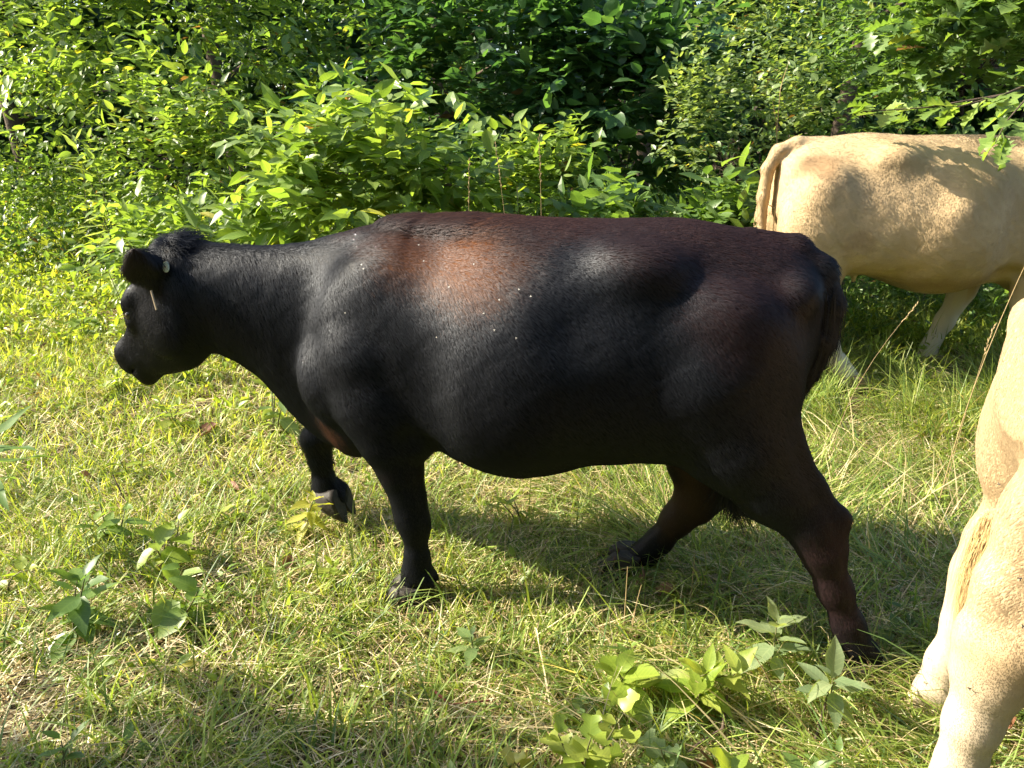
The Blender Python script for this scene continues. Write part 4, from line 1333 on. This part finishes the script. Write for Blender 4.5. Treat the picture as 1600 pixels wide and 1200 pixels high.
G = 'young plants in the pasture'
plant('seedling', 'largest leafy seedling in the foreground, thick with yellow green oval leaves', 'seedling', .50, 1.66, .21, 26, 'ovate', .088, 'lime', 1, (.02, 0), .75, 3, .10, group=G)
plant('seedling', 'seedling with one broad bent leaf left of the largest foreground seedling', 'seedling', .33, 1.62, .15, 7, 'round', .10, 'lime', 2, (-.04, 0), .5, group=G)
plant('woolly_weed', 'grey green woolly leaved weed leaning beside the black cow\'s rear hoof', 'weed', .72, 1.72, .24, 9, 'ovate', .085, 'woolly', 3, (.03, .03), .5, group=G)
plant('woolly_weed', 'grey green weed in front of the pale cow\'s raised heel, with three broad leaves', 'weed', .83, 1.55, .21, 7, 'ovate', .09, 'woolly', 4, (0, 0), .3, group=G)
plant('seedling', 'pale yellow seedling with notched lobed leaves at bottom centre', 'seedling', .18, 1.40, .24, 16, 'tulip', .062, 'lime', 5, (0, 0), .75, 3, .07, group=G)
plant('seedling', 'faded cream seedling with lobed leaves left of the pale yellow one', 'seedling', .035, 1.38, .10, 5, 'tulip', .05, 'yellow', 6, (-.03, 0), .5, group=G)
plant('seedling', 'light green seedling of broad lobed leaves cut by the bottom edge', 'seedling', .40, 1.36, .13, 12, 'tulip', .07, 'pale', 7, (0, 0), .6, 2, .05, group=G)
plant('seedling', 'broad bright leaves at the bottom edge right of the lobed seedling', 'seedling', .52, 1.34, .10, 7, 'round', .085, 'lime', 8, (0, 0), .5, group=G)
plant('seedling', 'small green seedling in the middle of the foreground turf', 'seedling', -.12, 1.80, .13, 9, 'ovate', .06, 'pale', 9, (0, 0), .6, group=G)
plant('seedling', 'yellow tipped seedling right under the black cow\'s lifted hoof', 'seedling', -.78, 2.50, .20, 10, 'ovate', .075, 'yellow', 10, (.03, 0), .55, group=G)
plant('seedling', 'low green seedling left of the black cow\'s standing front hoof', 'seedling', -.62, 2.22, .10, 9, 'ovate', .05, 'lime', 11, (0, 0), .6, group=G)
plant('seedling', 'bright yellow green seedling at the bottom edge left of centre', 'seedling', -.45, 1.30, .13, 7, 'narrow', .09, 'lime', 12, (0, 0), .6, group=G)
plant('seedling', 'seedling with a few green leaves and one brown leaf at bottom edge', 'seedling', -.13, 1.31, .10, 5, 'ovate', .075, 'pale', 13, (0, 0), .6, group=G)
plant('sapling', 'sapling of big drooping leaves in the shade at lower left', 'sapling', -1.10, 1.98, .22, 9, 'round', .105, 'sunny', 14, (.14, .03), .7, 2, .06, .5, group=G)
plant('sapling', 'leafy sapling cut by the left edge low down', 'sapling', -1.36, 1.88, .26, 14, 'ovate', .095, 'mid', 15, (0, 0), .8, 2, .07, group=G)
plant('seedling', 'upright seedling with two tone yellow leaves at left', 'seedling', -1.22, 2.28, .20, 9, 'round', .085, 'lime', 16, (0, 0), .6, 2, .05, group=G)
plant('seedling', 'many leaved green seedling left of the two tone yellow one', 'seedling', -1.50, 2.42, .16, 16, 'ovate', .075, 'sunny', 17, (0, 0), .8, 3, .08, group=G)
plant('seedling', 'row of small yellow leaves on a low stem below the black cow\'s muzzle', 'seedling', -1.15, 2.60, .12, 12, 'round', .055, 'lime', 18, (.08, 0), .8, 3, .09, group=G)
plant('seedling', 'tiny two leaved sprout in the shaded turf at lower left', 'seedling', -.82, 1.66, .08, 4, 'round', .045, 'lime', 19, group=G)
plant('seedling', 'small green leaf standing alone in the turf left of the lifted hoof', 'seedling', -1.05, 2.28, .07, 3, 'round', .05, 'sunny', 20, group=G)
plant('weed', 'leafy weed showing under the black cow\'s throat', 'weed', -1.22, 3.45, .34, 18, 'ovate', .10, 'pale', 21, (0, 0), .8, 3, .10, group=G)
plant('weed', 'leafy yellow green weed left of the one under the throat', 'weed', -1.75, 3.55, .20, 14, 'ovate', .08, 'lime', 22, (0, 0), .8, 3, .09, group=G)
plant('weed', 'small weed with pale leaves in front of the black cow\'s muzzle', 'weed', -1.72, 3.05, .14, 9, 'ovate', .07, 'lime', 23, (0, 0), .8, 2, .05, group=G)
plant('weed', 'weed with upright leaves far left of the black cow\'s head', 'weed', -2.95, 4.9, .24, 14, 'ovate', .09, 'sunny', 24, (0, 0), .8, 3, .08, group=G)
plant('weed', 'bright leaved weed just left of the black cow\'s ear', 'weed', -2.15, 4.15, .62, 16, 'ovate', .10, 'lime', 25, (0, 0), .6, 3, .10, group=G)
plant('weed', 'small bright weed in the grass between the black cow\'s rump and the tan legs', 'weed', 1.33, 3.05, .12, 7, 'ovate', .06, 'lime', 26, group=G)
plant('weed', 'pair of yellow green leaves in the lodged grass at right', 'weed', 1.75, 2.72, .10, 4, 'ovate', .065, 'lime', 27, group=G)
plant('weed', 'low round leaved weed at the far tan cow\'s white hind foot', 'weed', 1.72, 3.8, .16, 10, 'round', .06, 'sunny', 28, (0, 0), .8, 2, .07, group=G)
plant('weed', 'tall goldenrod with narrow leaves standing at left behind the black cow\'s head', 'weed', -2.75, 5.2, 1.35, 60, 'narrow', .13, 'pale', 29, (-.15, 0), .85, 2, .12, .3, group=G)
plant('weed', 'shorter narrow leaved goldenrod beside the tall one at left', 'weed', -3.15, 5.5, 1.0, 50, 'narrow', .12, 'lime', 30, (.08, 0), .85, 2, .12, .3, group=G)
plant('weed', 'bright feathery weed topping out above the middle of the black cow\'s back', 'weed', .12, 4.0, 1.28, 18, 'narrow', .10, 'lime', 31, (0, 0), .35, 2, .08, group=G)
for k, (lab, x, y, h, n, kind, L, pal, ns) in enumerate([
    ('small seedling of round leaves at the left edge above the cut sapling', -1.75, 2.15, .10, 8, 'round', .06, 'lime', 2),
    ('low leafy clump between the two tone seedling and the drooping sapling', -1.05, 2.12, .08, 10, 'ovate', .055, 'sunny', 3),
    ('low spreading weed on the turf between muzzle and lifted hoof', -1.32, 2.80, .09, 12, 'ovate', .055, 'lime', 3),
    ('small leafy weed right of the standing front hoof', -.08, 2.30, .09, 9, 'ovate', .05, 'sunny', 2),
    ('weed with narrow leaves in the turf below the belly', .05, 2.62, .14, 12, 'narrow', .09, 'lime', 3),
    ('three leaved sprout in the shade at bottom left', -.98, 1.45, .08, 4, 'ovate', .06, 'sunny', 1),
    ('low seedling at the very bottom left corner', -1.08, 1.36, .10, 9, 'ovate', .065, 'mid', 2),
    ('feathery low weed left of the small middle seedling', -.42, 1.72, .09, 14, 'narrow', .06, 'lime', 4),
    ('round leaved sprig just above the pale yellow lobed seedling', .16, 1.62, .11, 10, 'round', .045, 'pale', 2),
    ('leafy sprig left of the largest foreground seedling\'s bent leaf', .26, 1.75, .10, 8, 'ovate', .055, 'sunny', 2),
    ('small green seedling between the woolly weed and the bottom edge', .70, 1.42, .12, 10, 'ovate', .06, 'mid', 2),
    ('low leaves in the grass just right of the rear hoof', 1.22, 1.98, .10, 8, 'ovate', .06, 'mid', 2),
    ('scattered yellow leaved weed at far left below the meadow\'s back', -2.6, 3.5, .12, 12, 'round', .06, 'lime', 3),
    ('low bright weed between the far left weed and the black cow\'s head', -2.2, 3.9, .16, 12, 'ovate', .07, 'lime', 3),
]):
    plant('seedling', lab, 'seedling', x, y, h, n, kind, L, pal, 60 + k, (0, 0), .8, ns, .08, group=G)
# bare twigs in front of the shrubs
def bare_twig(label, x, y, z0, L, seed):
    r = np.random.default_rng(seed)
    root = thing('dead_branch', (x, y, gz(x, y)), label, 'dead branch', 'bare twigs among the shrubs')
    t = np.linspace(0, 1, 7)[:, None]
    tip = np.array((r.uniform(-.3, .3), 0, z0 + L))
    p = tip * t + np.array((.05, 0, 0)) * np.sin(t * 6)
    tubes('stem', [(p, np.linspace(.006, .0025, 7))], M_DRYSTEM, root, 5)
    for i in range(5):
        q = p[2 + i % 5]
        e = q + np.array((r.uniform(-.2, .2), r.uniform(-.1, .1), r.uniform(.05, .2)))
        tubes('twig', [(np.array([q, (q + e) / 2 + r.normal(size=3) * .01, e]), np.array((.003, .002, .001)))], M_DRYSTEM, root, 4)
bare_twig('bare grey twig left of the far tan cow\'s tail', 1.52, 4.25, .75, .45, 1)
bare_twig('dry branching twig high in the pale shrub above the tan rump', 1.95, 5.0, 1.1, .5, 3)
# leaves that reach in from the left edge
plant('sapling', 'branch of long glossy leaves poking in at the left edge', 'sapling', -1.92, 2.35, .55, 8, 'narrow', .19, 'mid', 32, (.10, 0), .35, 1, .03, .3, group=G)

# ------------------------------------------------------------------ grass stalks with seed heads, one by one
def stalk(label, x, y, h, lean, seed, heads=14, r0=.0022):
    r = np.random.default_rng(seed + 70)
    root = thing('grass_stalk', (x, y, gz(x, y)), label, 'grass stalk', 'grass stalks gone to seed')
    t = np.linspace(0, 1, 10)[:, None]
    p = np.array((lean[0], lean[1], 0)) * t ** 2 + np.array((0, 0, h)) * t
    tubes('stem', [(p, np.linspace(r0, r0 * .45, 10))], M_DRYSTEM, root, 5)
    if heads:
        items = []
        d = p[-1] - p[-2]; d /= np.linalg.norm(d)
        for i in range(heads):
            q = p[-1] - d * (.16 * h * i / heads)
            a = r.uniform(0, 6.28)
            e = q + d * .016 + np.array((math.cos(a), math.sin(a), 0)) * .007
            items.append((np.array([q, (q + e) / 2, e]), np.array((.0012, .0026, .0006))))
        tubes('seed_head', items, M_DRYSTEM, root, 4)
stalk('tall pale grass stalk crossing the far tan cow\'s flank', 1.72, 2.65, 1.28, (.20, .02), 1, 16, .0021)
stalk('thin grass stalk leaning in front of the far tan cow\'s foreleg', 1.80, 2.75, .80, (.05, 0), 2, 10, .0013)
stalk('dry stalk bent under the far tan cow\'s belly', 1.52, 3.2, .75, (.30, .05), 3, 8, .0013)
stalk('brown seed stalk rising above the middle of the black cow\'s back', .16, 3.7, 1.42, (-.03, 0), 4, 14, .0019)
stalk('leaning brown stalk left of the brown seed stalk', .02, 3.75, 1.38, (-.10, 0), 5, 12, .0018)
stalk('short stalk at the rust patch on the black cow\'s back', -.22, 3.6, 1.32, (.02, 0), 6, 10, .0018)
stalk('cut straw stalk in front of the black cow\'s far rear hoof', .36, 1.98, .26, (.0, 0), 7, 0, .0024)
stalk('second cut straw stalk beside the first one', .385, 1.97, .20, (.02, 0), 8, 0, .0022)
stalk('upright brown stalk between the black cow\'s hind legs', .60, 2.10, .24, (.0, 0), 9, 0, .0022)
stalk('brown stalk standing just left of the black cow\'s standing front hoof', -.42, 1.98, .26, (-.02, 0), 10, 4, .002)
stalk('reddish stalk near the largest foreground seedling', .72, 1.56, .25, (-.09, .03), 11, 0, .0024)

# ------------------------------------------------------------------ dead leaves and sticks on the ground
M_DEAD = leaf_mat('dead_leaf', ramp=((.11, .045, .022), (.17, .075, .04), (.24, .13, .075)), trans=.15, rough=.6, spec=.25, tgain=(1.2, 1, .8))
def dead_leaf(label, x, y, L, kind, seed, curl=1.6, lift=.03, tilt=None):
    r = np.random.default_rng(seed + 40)
    o = link('fallen_leaf', leaf_mesh(kind, M_DEAD, curl, seed % 3))
    tag(o, label, 'dead leaf', 'fallen brown leaves')
    a = r.uniform(0, 6.28)
    d = np.array((math.cos(a), math.sin(a), r.uniform(-.1, .5))) if tilt is None else np.array(tilt[:3])
    up = r.normal(size=3) * .35 + np.array((0, -.4, 1)) if tilt is None else np.array(tilt[3:])
    M = Matrix((frames(d[None], up[None])[0] * L).tolist()).to_4x4()
    M.translation = (x, y, gz(x, y) + lift)
    o.matrix_basis = M
dead_leaf('curled brown leaf against the black cow\'s far rear hoof', .43, 2.22, .11, 'oak', 1, 2.0, .03)
dead_leaf('brown leaf lying just right of the far rear hoof', .50, 2.18, .10, 'round', 2, 1.8, .02)
dead_leaf('rust leaf sticking up behind the far rear hoof', .40, 2.34, .10, 'tulip', 3, 1.2, .05)
dead_leaf('grey brown leaf lying in the turf left of the lifted hoof', -1.55, 3.35, .13, 'round', 4, 1.0, .05)
dead_leaf('small dark red leaf in the turf below the black cow\'s muzzle', -1.86, 2.95, .06, 'round', 5, 1.2, .05)
dead_leaf('tan leaf lying flat right of the dark red leaf', -1.25, 2.92, .09, 'ovate', 6, .8, .04)
dead_leaf('brown pointed leaf right of the light green lobed seedling', .50, 1.42, .085, 'tulip', 7, 1.0, .05)
dead_leaf('dark brown leaf below the pale yellow lobed seedling', .20, 1.35, .10, 'ovate', 8, 1.7, .04)
dead_leaf('small red brown leaf at the bottom edge beside a few green leaves', -.10, 1.33, .05, 'round', 9, .9, .08)
dead_leaf('brown leaf on the ground under the seedling nearest the bottom right', .62, 1.36, .08, 'oak', 10, 1.4, .03)
dead_leaf('curled brown leaf near the pale cow\'s hoof in the corner', 1.24, 1.52, .11, 'oak', 11, 1.9, .03)
dead_leaf('flat brown leaf in the bottom right corner', 1.14, 1.44, .10, 'round', 12, 1.0, .02)
dead_leaf('red brown leaf in front of the pale cow\'s near hoof', .93, 1.45, .08, 'oak', 13, 1.3, .03)
dead_leaf('pinkish leaf left of the black cow\'s standing front hoof', -.82, 2.28, .06, 'round', 14, 1.0, .03)
def stick(label, pts, r, mat=None):
    p = np.array(pts, float)
    p[:, 2] += ground_z(p[:, 0], p[:, 1])
    c = p[0].copy()
    o = tubes('stick', [(p - c, np.linspace(r, r * .6, len(p)))], mat or M_BARK, None, 6)
    o.location = c
    tag(o, label, 'stick', 'sticks and stems on the ground')
M_RED = plain_mat('red_stem', (.16, .04, .03), .5, .4, 0, 60, .2)
stick('dark woody stem under the largest foreground seedling', [(.40, 1.42, .02), (.47, 1.47, .05), (.55, 1.52, .06), (.58, 1.60, .10)], .006)
stick('smooth red stem lying in the turf at foreground centre', [(-.22, 1.66, .06), (-.17, 1.62, .045), (-.10, 1.625, .05), (-.06, 1.63, .05)], .004, M_RED)
stick('long orange brown stem arching along the bottom edge', [(-.36, 1.27, .03), (-.27, 1.31, .06), (-.18, 1.335, .06), (-.08, 1.33, .03)], .0045, plain_mat('orange_stem', (.28, .12, .04), .6, .3, 0, 60, .2))
stick('brown broken stem leaning against the woolly weed by the rear hoof', [(.74, 1.44, .0), (.79, 1.50, .08), (.83, 1.56, .15)], .005)
stick('short dark twig upright in the turf far left', [(-1.62, 2.78, -.02), (-1.66, 2.80, .08), (-1.70, 2.84, .13)], .004)

# ------------------------------------------------------------------ flies
M_FLYW = plain_mat('fly_wing', (.42, .40, .35), .3, .5, 0, 50, .1)
M_FLYD = plain_mat('fly_body', (.02, .018, .016), .4, .4, 0, 50, .1)
def fly_mesh(name, mat):
    vs, fs = [], []
    for s in (-1, 1):
        b = len(vs)
        vs += [(0, 0, .001), (-.0045, s * .0022, .0016), (-.0060, s * .0038, .0014), (-.0030, s * .0040, .0014)]
        fs.append((b, b + 1, b + 2, b + 3))
    b = len(vs)
    for x, r in ((-.004, .0004), (-.001, .0013), (.0015, .0012), (.003, .0005)):
        for k in range(5):
            a = k * 1.2566
            vs.append((x, r * math.cos(a), .0008 + r * math.sin(a)))
    for i in range(3):
        for k in range(5):
            fs.append((b + i * 5 + k, b + i * 5 + (k + 1) % 5, b + i * 5 + 5 + (k + 1) % 5, b + i * 5 + 5 + k))
    me = bpy.data.meshes.new(name)
    me.from_pydata(vs, [], fs)
    me.materials.append(mat)
    return me
def flies(cow, body, box, n, label, group, mat, seed, scale):
    r = np.random.default_rng(seed)
    A = np.empty(len(body.data.vertices) * 3); body.data.vertices.foreach_get('co', A); A = A.reshape(-1, 3)
    B = np.empty(len(body.data.vertices) * 3); body.data.vertices.foreach_get('normal', B); B = B.reshape(-1, 3)
    ok = np.where(((A >= box[0]) & (A <= box[1])).all(1))[0]
    me = fly_mesh('fly', mat)
    bpy.context.view_layer.update()
    mw = cow.matrix_world
    for i in r.choice(ok, n, replace=False):
        o = link('fly', me)
        tag(o, label, 'fly', group)
        nrm = B[i]; d = np.cross(nrm, r.normal(size=3))
        M = Matrix((frames(d[None], nrm[None])[0] * scale).tolist()).to_4x4(); M.translation = Vector(A[i] + nrm * .006)
        o.matrix_world = mw @ M
flies(cow1, body1, ((.05, .12, .98), (.75, .4, 1.26)), 14, 'tiny pale winged fly on the black cow\'s shoulder and back', 'pale flies on the black cow', M_FLYW, 3, .6)
flies(cow3, body3, ((-.8, -.30, .1), (-.5, .25, .8)), 22, 'tiny dark fly on the pale tan cow\'s hind leg', 'dark flies on the pale tan cow', M_FLYD, 4, 1.0)
